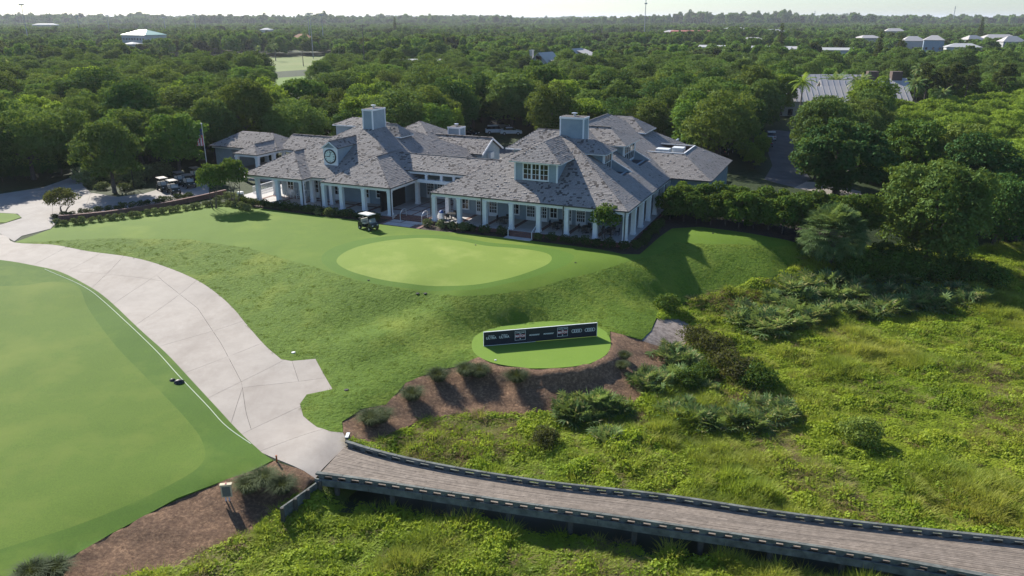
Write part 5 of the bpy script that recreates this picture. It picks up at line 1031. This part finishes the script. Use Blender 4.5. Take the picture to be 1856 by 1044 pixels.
# ---- marsh cover (uncountable) ----------------------------------------------------------------
def scatter(name, label, cat, pts, scl, srcs, sz=None):
    'one object: a cloud of points that carries copies of a few small plants'
    col = bpy.data.collections.new(name + '_source')
    n = len(pts); me = bpy.data.meshes.new(name); me.vertices.add(n); me.vertices.foreach_set('co', np.asarray(pts, np.float32).ravel()); rs = np.random.RandomState(n)
    for an, val in (('scl', scl), ('rot', rs.rand(n) * 6.283), ('hgt', sz if sz is not None else scl)): a = me.attributes.new(an, 'FLOAT', 'POINT'); a.data.foreach_set('value', np.asarray(val, np.float32))
    a = me.attributes.new('pick', 'INT', 'POINT'); a.data.foreach_set('value', rs.randint(0, len(srcs), n).astype(np.int32))
    for i, sm in enumerate(srcs): so = bpy.data.objects.new(f'{name}_{i:02d}', sm); col.objects.link(so)
    ng = bpy.data.node_groups.new(name, 'GeometryNodeTree'); ng.interface.new_socket('Geometry', in_out='INPUT', socket_type='NodeSocketGeometry'); ng.interface.new_socket('Geometry', in_out='OUTPUT', socket_type='NodeSocketGeometry')
    N = ng.nodes; gi, go = N.new('NodeGroupInput'), N.new('NodeGroupOutput'); ip = N.new('GeometryNodeInstanceOnPoints'); ci = N.new('GeometryNodeCollectionInfo'); ci.inputs['Collection'].default_value = col; ci.inputs['Separate Children'].default_value = True; ci.inputs['Reset Children'].default_value = True
    def attr(nm, ty='FLOAT'): x = N.new('GeometryNodeInputNamedAttribute'); x.data_type = ty; x.inputs['Name'].default_value = nm; return x.outputs[0]
    cr, cs = N.new('ShaderNodeCombineXYZ'), N.new('ShaderNodeCombineXYZ'); lk = ng.links.new
    lk(attr('rot'), cr.inputs[2]); sc = attr('scl'); lk(sc, cs.inputs[0]); lk(sc, cs.inputs[1]); lk(attr('hgt'), cs.inputs[2]); lk(gi.outputs[0], ip.inputs['Points']); lk(ci.outputs[0], ip.inputs['Instance']); ip.inputs['Pick Instance'].default_value = True
    lk(attr('pick', 'INT'), ip.inputs['Instance Index']); lk(cr.outputs[0], ip.inputs['Rotation']); lk(cs.outputs[0], ip.inputs['Scale']); lk(ip.outputs[0], go.inputs[0])
    o = link(name, me); md = o.modifiers.new('scatter', 'NODES'); md.node_group = ng; tag(o, label, cat, kind='stuff'); return o
def clump(seed, n, r, h, size, mat, asp=.7):
    rs = np.random.RandomState(seed); d = rs.randn(n, 3); d /= np.linalg.norm(d, axis=1, keepdims=True); d[:, 2] = np.abs(d[:, 2]); q = d * [r, r, h] * (.6 + .45 * rs.rand(n, 1)); N = d + [0, 0, .8] + rs.randn(n, 3) * .55; N /= np.linalg.norm(N, axis=1, keepdims=True); V, F, t = rhomb(q, N, size, asp, rs); return np_mesh('clump', V, F, mat, t)
VINE = [clump(500 + i, 90, .50, .40, .17, 'marsh_leaf') for i in range(4)]; GRS = [tuft(520 + i, 60, .85, .32, .012, 'marsh_blade', .6) for i in range(3)]; DRY = [tuft(530 + i, 70, .65, .36, .010, 'dry_blade', 1.0, .4) for i in range(2)]
rs_ = np.random.RandomState(77); n_ = 100000
X = rs_.uniform(-28, 66, n_); Y = rs_.uniform(18, 96, n_)
D = Y * _c + (CZ - 0) * _s; k = inside_np(X, Y, marsh_pg) & (np.abs(X) < D * .69 + 3); X, Y = X[k], Y[k]; Z = height(X, Y)
bpoly = [tuple(bpt(t, -.12)) for t in np.linspace(.0, 1, 30)] + [tuple(bpt(t, 1.10)) for t in np.linspace(1, .0, 30)] + [tuple(np.array(end_r) + [-.6, .9]), tuple(np.array(end_l) + [-.8, -.4])]
k = ~inside_np(X, Y, bpoly); X, Y, Z = X[k], Y[k], Z[k]
f1 = np.array([noise.noise((x * .11, y * .11, 1)) for x, y in zip(X, Y)]); f2 = np.array([noise.noise((x * .33, y * .33, 5)) for x, y in zip(X, Y)]); f3 = np.array([noise.fractal((x * .09 + 9, y * .09, 2), .8, 2, 3) for x, y in zip(X, Y)])
f4 = np.array([noise.noise((x * .75, y * .75, 8)) for x, y in zip(X, Y)]); hum = np.clip(.85 + 1.0 * f2 + .5 * f1 + .8 * f4, .3, 2.3); u_ = rs_.rand(len(X))
dry = (f3 > .34) & (u_ < .4) | (u_ < .03); grs = ~dry & ((f1 > .28) & (u_ < .5) | (u_ > .90)); vin = ~dry & ~grs
print('marsh', len(X), dry.sum(), grs.sum(), vin.sum())
PZ = np.c_[X, Y, Z - .05]
scatter('marsh_vines', 'yellow-green leafy ground cover spread across the marsh', 'ground cover', PZ[vin], (.75 + .5 * rs_.rand(len(X)))[vin] * 1.0, VINE, (hum * 1.35)[vin])
scatter('marsh_grass', 'bright green marsh grass growing among the vines', 'grass', PZ[grs], (.9 + .5 * rs_.rand(len(X)))[grs], GRS, (hum * .95)[grs])
scatter('dry_grass', 'straw-coloured dry grass patches in the marsh', 'grass', PZ[dry], (.9 + .5 * rs_.rand(len(X)))[dry], DRY, (hum * .9)[dry])
# ---- woods ------------------------------------------------------------------------------------
fex = [[B(*p) for p in [(-80, 6), (-80, 27), (-52, 40), (-20, 48), (9, 48), (9, 0), (-52, -10)]], lot_pg, service_pg, drive2_pg, field1_pg, field2_pg, drive_pg, lawn_all, marsh_pg, path_pg, patch_pg, [B(*p) for p in [(0, -10), (30, -10), (30, 22), (0, 30)]],
       poly([(-300, 322), (140, 306), (300, 312), (385, 296), (385, 400), (-300, 480)]), [((1370 - 928) / FPX * 215, 198), ((1625 - 928) / FPX * 215, 198), ((1640 - 928) / FPX * 250, 248), ((1400 - 928) / FPX * 250, 248)], [((225 - 928) / FPX * 540, 470), ((345 - 928) / FPX * 540, 470), ((345 - 928) / FPX * 590, 590), ((225 - 928) / FPX * 590, 590)], [tuple(P(a, b, 4)[:2]) for a, b in [(935, 150), (1010, 150), (1010, 172), (935, 172)]],
       poly([(1440, 330), (1620, 330), (1620, 400), (1440, 400)])]
def free(x, y, pad=0): return not any(inside((x, y), e) for e in fex)
bright_pg = [tuple(P(a, b, 2)[:2]) for a, b in [(1575, 350), (1600, 235), (1700, 228), (1900, 215), (2100, 230), (2100, 430), (1856, 420), (1790, 400), (1760, 340)]]
pine_pg = [tuple(P(a, b, 3)[:2]) for a, b in [(1600, 232), (1620, 190), (1700, 178), (1950, 170), (1950, 212), (1720, 226)]]
spots_ = []; cell = {}
rs_ = np.random.RandomState(99)
def ok(x, y, d):
    c = (int(x // 8), int(y // 8))
    for i in (-1, 0, 1):
        for j in (-1, 0, 1):
            for q in cell.get((c[0] + i, c[1] + j), ()):
                if (q[0] - x) ** 2 + (q[1] - y) ** 2 < d * d: return False
    cell.setdefault(c, []).append((x, y)); return True
for sx_, sy_ in [tuple(P(a, b, 4.5)[:2]) for a, b in [(208, 349), (328, 322), (1500, 352), (1680, 478)]]: cell.setdefault((int(sx_ // 8), int(sy_ // 8)), []).append((sx_, sy_))
FH = [(1258, 820, 46, 14, 9, 1, 'far_red', 'far_red', 'long red brick building far behind the right chimney'), (1215, 840, 18, 14, 8, 2, 'far_red', 'roof_metal', 'red building wing left of the long red building'), (1292, 470, 16, 9, 6, 1, 'far_white', 'far_white', 'white flat-roofed house among trees right of the red building'), (1395, 440, 20, 10, 6, 1.5, 'far_white', 'far_white', 'white house right of the tall cypress'), (1455, 450, 18, 10, 6, 1, 'far_white', 'roof_metal', 'grey and white house between the two dark cypresses'), (1510, 430, 18, 9, 6, 1, 'far_white', 'far_white', 'low white house above the villa row'),
      (1362, 620, 16, 9, 6, 2, 'far_white', 'roof_metal', 'small far house left of the first dark cypress'), (1570, 640, 18, 10, 7, 2, 'far_cream', 'roof_metal', 'grey roofed house between the dark conifers'), (1650, 560, 14, 9, 7, 3, 'far_white', 'roof_metal', 'grey hip-roofed house far right of the conifers'), (1688, 540, 12, 9, 8, 3, 'far_blue', 'roof_metal', 'pale blue gabled house on the far right'), (1740, 470, 18, 10, 6, 2, 'far_white', 'far_white', 'bright white roofed house on the far right'), (1758, 590, 14, 9, 7, 3, 'far_white', 'roof_metal', 'grey house behind the bright white roof'), (1805, 620, 26, 12, 7, 3, 'far_cream', 'roof_metal', 'wide grey roofed house near the right frame edge'), (1828, 540, 14, 9, 7, 3.5, 'far_white', 'roof_metal', 'steep grey roofed house at the right frame edge'), (1618, 900, 20, 10, 8, 3, 'far_white', 'roof_metal', 'distant pale house below the horizon on the right'), (1400, 900, 22, 10, 8, 2, 'far_white', 'far_white', 'distant white house above the cypress'), (1330, 1000, 24, 10, 9, 2, 'far_white', 'far_white', 'distant white house left of the radio mast'),
      (550, 640, 14, 9, 7, 3, 'far_cream', 'roof_orange', 'orange tiled house beyond the playing field'), (522, 660, 10, 8, 7, 2, 'far_cream', 'roof_orange', 'small orange roof left of the orange tiled house'), (485, 930, 12, 9, 9, 2, 'far_white', 'far_white', 'tiny white house far beyond the playing field'), (85, 1500, 40, 16, 10, 2, 'far_white', 'far_white', 'pale flat building near the horizon at far left'), (765, 300, 16, 9, 6, 1.5, 'far_white', 'far_white', 'white low building glimpsed between trunks behind the left chimney'), (1155, 235, 7, 5, 4, 1.8, 'far_cream', 'roof_metal', 'small gabled hut among trees behind the right wing')]
VS = [(228, 345, 400, 475), (488, 585, 168, 310), (425, 600, 300, 480), (1318, 1470, 100, 150), (1380, 1470, 118, 165), (820, 965, 128, 168), (1378, 1560, 158, 200), (1560, 1615, 186, 200), (955, 1012, 255, 330), (1025, 1070, 320, 400)] + [(q[0] - q[2] / q[1] * 700 - 5, q[0] + q[2] / q[1] * 700 + 5, q[1] - (45 if q[1] < 700 else 90), q[1] + 14) for q in FH if q[1] > 310]   # sight lines kept open: pixel columns, distances
def blocked(x, y):
    q = 928 + FPX * x / (y * _c + (CZ - 4) * _s); return any(a < q < b and c < y < d for a, b, c, d in VS)
for _ in range(30000):
    y = rs_.uniform(85, 330); x = rs_.uniform(-.78, .78) * y; 
    if y < 112 and -70 < x < 60: continue
    bright = inside((x, y), bright_pg)
    if not bright and not free(x, y): continue
    if bright and any(inside((x, y), e) for e in fex[:9] + fex[-1:]): continue
    if blocked(x, y): continue
    sc0 = (rs_.uniform(.8, 1.55) if y < 190 and rs_.rand() < .6 else rs_.uniform(.6, 1.3)) if not bright else 1
    if ok(x, y, 4.6 if bright else 2.6 + 3.4 * sc0): spots_.append((x, y, bright, sc0))
spots_.sort(key=lambda s: s[1]); print('near trees', len(spots_))
ZONES = [(-40, 'wood beyond the left frame edge'), (110, 'wood at the left frame edge'), (260, 'wood behind the spreading hedge tree'), (400, 'wood left of the flagpole'), (560, 'wood behind the entrance pavilion'), (700, 'wood behind the left chimney'), (860, 'wood behind the gabled north wing'), (1010, 'wood behind the rear car park'), (1130, 'wood behind the right chimney'), (1330, 'wood behind the east wing'), (1480, 'wood around the service road'), (1620, 'wood in front of the villas'), (1760, 'wood above the big oak'), (9999, 'wood at the right frame edge')]
IND = 300; restN = []; cnt = [0, 0]
TREESZ = [(OAK[i % 5], None) for i in range(5)] + [(GRN[i], None) for i in range(3)]
for i, (x, y, bright, sc0) in enumerate(spots_):
    pxx = 928 + FPX * x / (y * _c + (CZ - 4) * _s); zone = next(n for l, n in ZONES if pxx < l); rank = 'nearest rank of the' if y < 135 else 'second rank of the' if y < 165 else 'deeper' if y < 195 else 'farthest'
    pine = inside((x, y), pine_pg)
    cnt[bright] += 1
    if cnt[bright] <= (IND if not bright else 160):
        if bright: put_tree(BRT[rs_.randint(3)], x, y, f'bright yellow-green bush, {rank} thicket, {zone[5:]}', 'bush', 'thicket_bush', f'{rank} bright thicket bushes {zone[5:]}', s=rs_.uniform(.8, 1.25))
        elif pine: put_tree(PIN[rs_.randint(2)], x, y, f'slender pine in the dark stand, {rank} trees {zone[5:]}', 'tree', 'pine_tree', f'pines {rank} {zone[5:]}', s=rs_.uniform(.85, 1.1))
        else:
            kk = rs_.randint(8); g_ = kk > 4; sc_ = sc0; sz_ = (.35 + .65 * sc_) * rs_.uniform(.85, 1.2)
            tall = 'tall' if sz_ > .98 else 'low'; put_tree(TREESZ[kk][0], x, y, f"{tall} {'fresh green' if g_ else 'grey-green'} tree, {rank} {zone}", 'tree', 'broadleaf_tree', f"{tall} {'fresh green' if g_ else 'grey-green'} trees {rank} {zone}", s=sc_, sz=sz_, mat=rs_.choice(['leaf_oak', 'leaf_dark', 'leaf_oak', 'leaf_olive']) if not g_ else rs_.choice(['leaf_green', 'leaf_green', 'leaf_bright']))
    else: restN.append((x, y, sc0, pine))
R_ = np.array([(x, y) for x, y, b, p in restN]); 
if len(R_):
    s_ = np.array([q[2] for q in restN]); o = scatter('wood_beyond', 'continuous canopy of trees beyond the nearest wood', 'woodland', np.c_[R_, height(R_[:, 0], R_[:, 1])], s_, [k.crown for k in OAK + GRN], (.35 + .65 * s_) * rs_.uniform(.85, 1.2, len(R_)))
FARC = [crown('far', lobes(4.8, 4.8, 4.6, 5.6, 20, np.random.RandomState(600 + i), (.25, .4), -.6), 2200, .85, mt, 610 + i, jit=.6) for i, mt in enumerate(['leaf_oak', 'leaf_oak', 'leaf_green', 'leaf_green', 'leaf_pine'])]
def ring(y0, y1, sp):
    n = int((y1 ** 2 - y0 ** 2) * .80 / (sp * sp)); y = np.sqrt(rs_.uniform(y0 ** 2, y1 ** 2, n)); x = rs_.uniform(-.80, .80, n) * y; return np.c_[x, y]
A = np.r_[ring(325, 900, 8.0), ring(900, 1900, 11.0), ring(1900, 4200, 21.0)]
k = np.ones(len(A), bool)
for e in fex: k &= ~inside_np(A[:, 0], A[:, 1], e)
k &= inside_np(A[:, 0], A[:, 1], FAR); dn = np.array([noise.noise((x * .006, y * .004, 3)) for x, y in A]); k &= (dn > -.33) | (A[:, 1] > 2500); A = A[k]
k = np.array([not blocked(x, y) for x, y in A]); A = A[k]
sf = rs_.uniform(.55, 1.35, len(A)) * np.where(A[:, 1] > 900, 1.3, 1.0) * np.where(A[:, 1] > 1900, 1.8, 1.0)
ridge = np.array([noise.noise((x * .0022, y * .0012, 7)) for x, y in A]); loc_ = np.array([noise.noise((x * .012, y * .008, 2)) for x, y in A])
hs = rs_.uniform(.65, 1.35, len(A)) * (1 + .35 * loc_) * np.where(A[:, 1] > 1900, 1.45 + 1.5 * np.clip(ridge + .15, 0, 1) + (A[:, 0] < 0) * .25, 1.0)
print('far', len(A)); scatter('distant_woods', 'endless green treetops stretching to the hazy horizon', 'woodland', np.c_[A, np.full(len(A), 3.9)], sf, FARC, hs)

# rough turf on the banks
TRF = [tuft(540 + i, 16, .09, .16, .012, 'rough_blade', .8, .3) for i in range(3)]
a_ = np.array(slope_pg); n_ = 70000; X = rs_.uniform(a_[:, 0].min(), a_[:, 0].max(), n_); Y = rs_.uniform(a_[:, 1].min(), a_[:, 1].max(), n_); k = inside_np(X, Y, slope_pg)
for e in (tee_pg, mulch_pg, green_pg, collar_pg, path_pg): k &= ~inside_np(X, Y, e)
X, Y = X[k], Y[k]; dn = np.array([noise.noise((x * .7, y * .7, 3)) for x, y in zip(X, Y)]); k = rs_.rand(len(X)) < .25 + .6 * dn; X, Y = X[k], Y[k]; print('turf', len(X))
s_ = rs_.uniform(.7, 1.4, len(X)); scatter('rough_grass', 'longer mottled grass on the banks below the lawn', 'grass', np.c_[X, Y, height(X, Y) + .03], s_, TRF, s_ * rs_.uniform(.6, 1.2, len(X)))
# ================================================================== far buildings, poles, cars
plain('far_white', (.40, .405, .40), .8); plain('far_cream', (.42, .37, .30), .8); plain('roof_green', (.16, .36, .30), .5); plain('roof_metal', (.46, .43, .41), .85, 0, .06); plain('roof_orange', (.45, .20, .09), .8); plain('far_red', (.30, .075, .06), .8); plain('chimney_brown', (.10, .07, .055), .9); plain('galv', (.34, .35, .36), .5, .3); plain('lamp_head', (.45, .46, .47), .5); plain('far_blue', (.24, .31, .38), .8); plain('wood_pole', (.13, .11, .095), .9)
def bld(name, label, loc, rz, L, W, H, rh, wall, roof, kind='gable', wins=(), cat='building', group=None, ov=.5):
    r = tag(empty(name, loc, rz), label, cat, group); MB().box(-L / 2, L / 2, -W / 2, W / 2, -1, H).build('wall', wall, r); a, b = L / 2 + ov, W / 2 + ov; m = MB()
    if kind == 'gable':
        m.face([(-a, -b, H - .1), (a, -b, H - .1), (a, 0, H + rh), (-a, 0, H + rh)]); m.face([(a, b, H - .1), (-a, b, H - .1), (-a, 0, H + rh), (a, 0, H + rh)])
        g = MB(); g.prism([(-W / 2, H), (W / 2, H), (0, H + rh * .93)], -L / 2, L / 2); g.v = [(z, x, y) for x, y, z in g.v]; g.build('gable', wall, r)
    else:
        k = min(b, a) * .95; m.face([(-a, -b, H), (a, -b, H), (a - k, 0, H + rh), (-a + k, 0, H + rh)]); m.face([(a, b, H), (-a, b, H), (-a + k, 0, H + rh), (a - k, 0, H + rh)]); m.face([(a, -b, H), (a, b, H), (a - k, 0, H + rh)]); m.face([(-a, b, H), (-a, -b, H), (-a + k, 0, H + rh)])
    ro = m.build('roof', roof, r); so = ro.modifiers.new('thick', 'SOLIDIFY'); so.thickness = .2
    for x, z, w_, h_ in wins: MB().box(x - w_ / 2, x + w_ / 2, -W / 2 - .06, -W / 2 + .05, z, z + h_).build('window', 'glass', r)
    return r
def D(px, y, z=4.0): 'point straight below pixel column px at ground distance y'; dep = y * _c + (CZ - z) * _s; return ((px - 928) / FPX * dep, y, z)
# green-roofed hall
x, y, z = D(266, 560); h_ = bld('hall', 'white hall with pale green hip roof and a row of small windows far left', (x, y, z), R(-28), 24, 17, 13.0, 3.2, 'far_white', 'roof_green', 'hip', [(-10 + i * 2.8, 9.6, 1.1, 1.3) for i in range(8)])
for i in range(6): MB().box(-12.06, -11.95, -7 + i * 2.8, -6 + i * 2.8, 9.6, 10.9).build('window', 'glass', h_)
x, y, z = D(304, 545); bld('annex', 'cream gabled annex right of the green-roofed hall', (x, y, z), R(62), 13, 9, 6.5, 2.5, 'far_cream', 'far_white', 'gable')
x, y, z = D(244, 540); bld('annex', 'low white annex in front of the green-roofed hall', (x, y, z), R(-28), 9, 8, 7.5, 1.2, 'far_white', 'far_white', 'hip')
# peaked cottages
for px, y, lb, ch, s in [(988, 318, 'grey peaked cottage with chimney among the trees behind the clubhouse', True, 1.0), (1045, 390, 'smaller grey peaked cottage among the trees right of the chimney cottage', False, .9)]:
    x, y, z = D(px, y); c = bld('cottage', lb, (x, y, z), R(60), 11 * s, 9 * s, 6.6 * s, 4.6 * s, 'far_white', 'roof_metal', 'gable', cat='house', ov=.7); bld_ = MB().box(-5.56 * s, -5.45 * s, -1.2, 1.2, 8.3 * s, 9.9 * s).build('window', 'glass', c)
    g = MB(); g.box(-3, 9 * s, -9 * s, 9 * s, 4, 6.6); g.build('side_wing', 'far_white', c); m_ = MB(); m_.face([(-3.5, -9.6 * s, 6.5), (9.5 * s, -9.6 * s, 6.5), (9.5 * s, 0, 9.6), (-3.5, 0, 9.6)]); m_.face([(-3.5, 9.6 * s, 6.5), (9.5 * s, 9.6 * s, 6.5), (9.5 * s, 0, 9.6), (-3.5, 0, 9.6)]); m_.build('wing_roof', 'roof_metal', c)
    if ch: MB().box(-.7, .7, 5.6, 6.8, 6, 11.6).box(-.85, .85, 5.45, 6.95, 11.6, 11.9).build('chimney', 'galv', c)
# long metal-roofed villas on the right; roof seams are real ribs
def ribbed(r, L, W, H, rh, ov=.6):
    a, b = L / 2 + ov, W / 2 + ov
    for i in range(int(2 * a / 1.5)):
        xx = -a + .4 + i * 1.5; MB().bar((xx, -b, H - .05), (xx, 0, H + rh + .04), .06, .06).build('roof_rib', 'roof_metal', r)
for px, y, rz, L, W, H, rh, lb in [(1455, 208, -7, 22, 11, 6.2, 3.3, 'long villa with ribbed grey metal roof, leftmost of the row'), (1525, 214, -7, 13, 11, 6.8, 3.8, 'middle villa with ribbed grey metal roof and raised ridge'), (1580, 208, -7, 14, 11, 6.2, 3.4, 'right villa with ribbed grey metal roof and gable end'), (1500, 236, -7, 22, 9, 7.6, 3.0, 'rear villa with grey metal roof behind the date palm'), (1590, 228, -7, 12, 9, 7.6, 2.6, 'rear villa with brown chimneys at the right end')]:
    x, y, z = D(px, y, 1.6); v = bld('villa', lb, (x, y, z), R(rz), L, W, H, rh, 'far_cream' if rh < 3.4 else 'far_white', 'roof_metal', 'gable', cat='house', group='metal-roofed villas', wins=[(-L / 3 + i * 2.6, 2.6, 1.2, 1.6) for i in range(4)]); ribbed(v, L, W, H, rh)
    if 'chimneys' in lb:
        for xx in (-3, 3.5): MB().box(xx - 1.4, xx + 1.4, -1.2, 1.2, 8, 12.0).build('chimney', 'chimney_brown', v)
# scattered far houses
for px, y, L, W, H, rh, wl_, rf, lb in FH: x, y, z = D(px, y); bld('far_house', lb, (x, y, z), R(rnd.uniform(-25, 15)), L, W, H + 2, rh, wl_, rf, 'hip' if rh > 1.5 else 'gable', [(-L / 3 + i * L / 3, H * .5, 1.2, 1.4) for i in range(3)], cat='house')
# field lights, poles, masts
def pole(px, y, top, label, kind='flood'):
    x, y, z = D(px, y); dep = y * _c + (CZ - z) * _s; H = CZ - z + (HY - top) / FPX * y * 1.02; r = tag(empty('light_pole' if kind == 'flood' else 'utility_pole' if kind == 'util' else 'radio_mast', (x, y, z)), label, 'pole' if kind != 'mast' else 'mast')
    rw = max(.14, y * .00042)
    MB().tube([(0, 0, -.5), (0, 0, H)], [rw * 1.3, rw * .8], 8).build('pole', 'galv' if kind != 'util' else 'wood_pole', r)
    if kind == 'flood':
        MB().box(-1.9, 1.9, -.15, .15, H - .25, H).build('crossbar', 'galv', r)
        for k in range(4): MB().box(-1.8 + k * 1.0, -1.2 + k * 1.0, -.5, .3, H - .05, H + .75).build('lamp', 'lamp_head', r)
    elif kind == 'util': MB().box(-1.0, 1.0, -.1, .1, H - .6, H - .4).build('crossarm', 'wood_pole', r)
    else:
        for zz in (H - 1, H - 6, H - 12): MB().lathe([(.8, zz), (1.6, zz + .2), (1.6, zz + 1.2), (.8, zz + 1.4)], 8).build('antenna_ring', 'galv', r)
for px, y, t, lb in [(55, 620, 12, 'tall floodlight pole near the left frame edge'), (147, 900, 30, 'distant floodlight pole second from left'), (201, 900, 29, 'distant floodlight pole left of the green-roofed hall'), (358, 820, 27, 'floodlight pole above the hall annex'), (302, 1000, 32, 'small far floodlight pole behind the hall'), (563, 640, 27, 'left floodlight pole of the trio by the playing field'), (568, 500, 26, 'nearest floodlight pole of the trio by the playing field'), (587, 700, 28, 'right floodlight pole of the trio by the playing field')]: pole(px, y, t, lb)
for px, y, t, lb in [(408, 330, 44, 'grey pole rising before the playing field'), (663, 300, 42, 'tall wooden pole behind the left chimney'), (393, 430, 80, 'short pale leaning pole beyond the woods'), (700, 620, 62, 'thin pale pole right of the tall wooden pole'), (309, 420, 100, 'left of two dark poles by the hall car park'), (325, 410, 100, 'right of two dark poles by the hall car park'), (550, 420, 85, 'dark pole on the playing field verge'), (1040, 520, 66, 'thin pole in the woods beyond the cottages'), (1090, 700, 45, 'thin pole on the skyline left of the radio mast')]: pole(px, y, t, lb, 'util')
pole(1167, 880, -8, 'tall grey radio mast cut by the top frame edge', 'mast'); pole(1725, 2000, 14, 'distant lattice mast on the right skyline', 'mast'); pole(1474, 2300, 22, 'far thin mast right of the radio mast', 'mast')
# accent trees
def acc(K, px, y, label, s, name='conifer', cat='tree', **k): x, yy, z = D(px, y); put_tree(K, x, yy, label, cat, name, s=s, z=4, **k)
acc(CON, 1411, 470, 'tall narrow dark cypress left of the white houses', 1.45); acc(CON, 1586, 360, 'tall pointed dark conifer above the villas', 1.25); acc(CON, 1625, 370, 'broader dark conifer right of the pointed one', 1.15); acc(CON, 1772, 700, 'dark columnar conifer near the right skyline', 1.7); acc(CON, 717, 900, 'lone pointed conifer on the skyline behind the left chimney', 1.7); acc(CON, 1131, 560, 'dark conifer near the red brick building', 1.0)
FP = feather_palm(700, 9.5, 16, 3.6, 'leaf_bright'); acc(FP, 1447, 190, 'slender palm with bare trunk in front of the villas', 1.0, 'feather_palm', 'palm'); DP = feather_palm(701, 6.0, 44, 4.6, 'leaf_palm'); acc(DP, 1508, 222, 'bushy date palm between the villa roofs', 1.1, 'date_palm', 'palm')
# palms dotted through the woods
CP = feather_palm(710, 7.5, 26, 2.6, 'leaf_palm')
for px, y, lb in [(30, 260, 'palm rising from the wood at the left frame edge'), (470, 480, 'palm before the playing field, left of the light poles'), (500, 470, 'second palm before the playing field'), (150, 420, 'palm in the wood left of the green-roofed hall'), (850, 330, 'palm crown among the trees left of the cottages'), (905, 420, 'far palm crown above the left of the cottages'), (1180, 330, 'palm crown below the radio mast'), (1250, 360, 'palm crown in front of the red brick building'), (1345, 300, 'palm crown left of the slender villa palm'), (1660, 240, 'palm crown right of the villas'), (1700, 190, 'palm in front of the dark pine stand'), (1650, 195, 'palm left in front of the dark pine stand'), (1790, 260, 'palm crown near the right frame edge'), (1840, 300, 'farther palm crown at the right frame edge'), (1555, 205, 'palm before the right villa gable'), (1545, 203, 'shorter palm before the right villa gable'), (1412, 200, 'small palm before the leftmost villa roof')]: acc(CP, px, y, lb, rnd.uniform(.9, 1.25), 'cabbage_palm', 'palm')
# cars
plain('car_white', (.72, .73, .74), .25, var=.03); plain('car_silver', (.30, .31, .33), .25, .4, .05); plain('car_dark', (.02, .02, .025), .25)
def car(u=None, v=None, w=None, rz=0, label='', mat='car_white', suv=True):
    x, y = B(u, v) if w is None else w; z = h1(x, y) + .02; r = tag(empty('parked_car', (x, y, z), rz), label, 'car', 'parked cars')
    pr_ = [(-2.3, .35), (-2.3, .95), (-2.1, 1.05), (-.0, 1.08), (1.1, 1.02), (2.1, .85), (2.3, .6), (2.3, .35)]; cb = [(-2.05, 1.04), (-1.75, 1.68), (.35, 1.70), (1.15, 1.05)] if suv else [(-1.6, 1.04), (-.95, 1.48), (.25, 1.50), (1.1, 1.05)]
    def ex(p, wd): m = MB(); m.prism(p, -wd, wd); m.v = [(a, c, b) for a, b, c in m.v]; return m
    ex(pr_, .92).build('body', mat, r); ex([(a, b + .0) for a, b in cb], .80).build('cabin', 'glass', r); t = cb[1:3]; MB().box(t[0][0] - .05, t[1][0] + .05, -.78, .78, t[0][1] - .04, t[1][1] + .05).build('roof', mat, r)
    for a in (-1.45, 1.45):
        for b in (-.86, .86): wh = MB().tube([(a, b - .1, .34), (a, b + .1, .34)], .34, 14).build('wheel', 'rubber', r); MB().tube([(a, b - .105, .34), (a, b + .105, .34)], .2, 10).build('rim', 'rim', wh)
    for b in (-.65, .65): MB().box(2.2, 2.32, b - .2, b + .2, .62, .78).build('headlight', 'white_plastic', r); MB().box(-2.32, -2.25, b - .18, b + .18, .75, .95).build('tail_light', 'logo_red', r)
pc = lambda a, b: tuple(P(a, b, 4.4)[:2])
car(w=pc(899, 243), rz=TH + .5, label='white pickup-sized car left of the pair in the rear car park'); car(w=pc(926, 245), rz=TH + .5, label='white low car right of the pair in the rear car park', suv=False); car(w=pc(1314, 281), rz=R(60), label='dark car with bright reflections behind the right wing', mat='car_dark'); car(w=pc(1391, 262), rz=R(75), label='silver car nearest on the service road', mat='car_silver'); car(w=pc(1397, 250), rz=R(75), label='white car farther up the service road'); car(w=pc(848, 247), rz=TH, label='dark car hidden behind the small chimney', mat='car_dark'); car(w=pc(905, 234), rz=TH + .5, label='teal-grey car behind the white pair', mat='car_silver')
for k, (a, b) in enumerate([(1345, 285), (1357, 296), (1368, 306), (1374, 290), (1380, 275)]): g = P(a, b, 4.4); put_tree(HDG[k % 3], g[0], g[1], 'clipped bright hedge shrub beside the service road', 'shrub', 'hedge_shrub', 'service road hedge', s=.9, z=4.3, mat='leaf_bright')
# ================================================================== haze
hz = NT('haze'); hz.t.nodes.remove(hz.p); pv = hz.n('ShaderNodeVolumePrincipled'); pv.inputs['Color'].default_value = (.86, .91, 1, 1); pv.inputs['Density'].default_value = .000085; pv.inputs['Anisotropy'].default_value = .25; hz.l(pv.outputs[0], hz.out.inputs['Volume'])
hb_ = MB().box(-20500, 20500, -3500, 22500, -2, 66).build('haze', 'haze'); tag(hb_, 'thin bluish haze filling the air to the horizon', 'haze', kind='stuff')
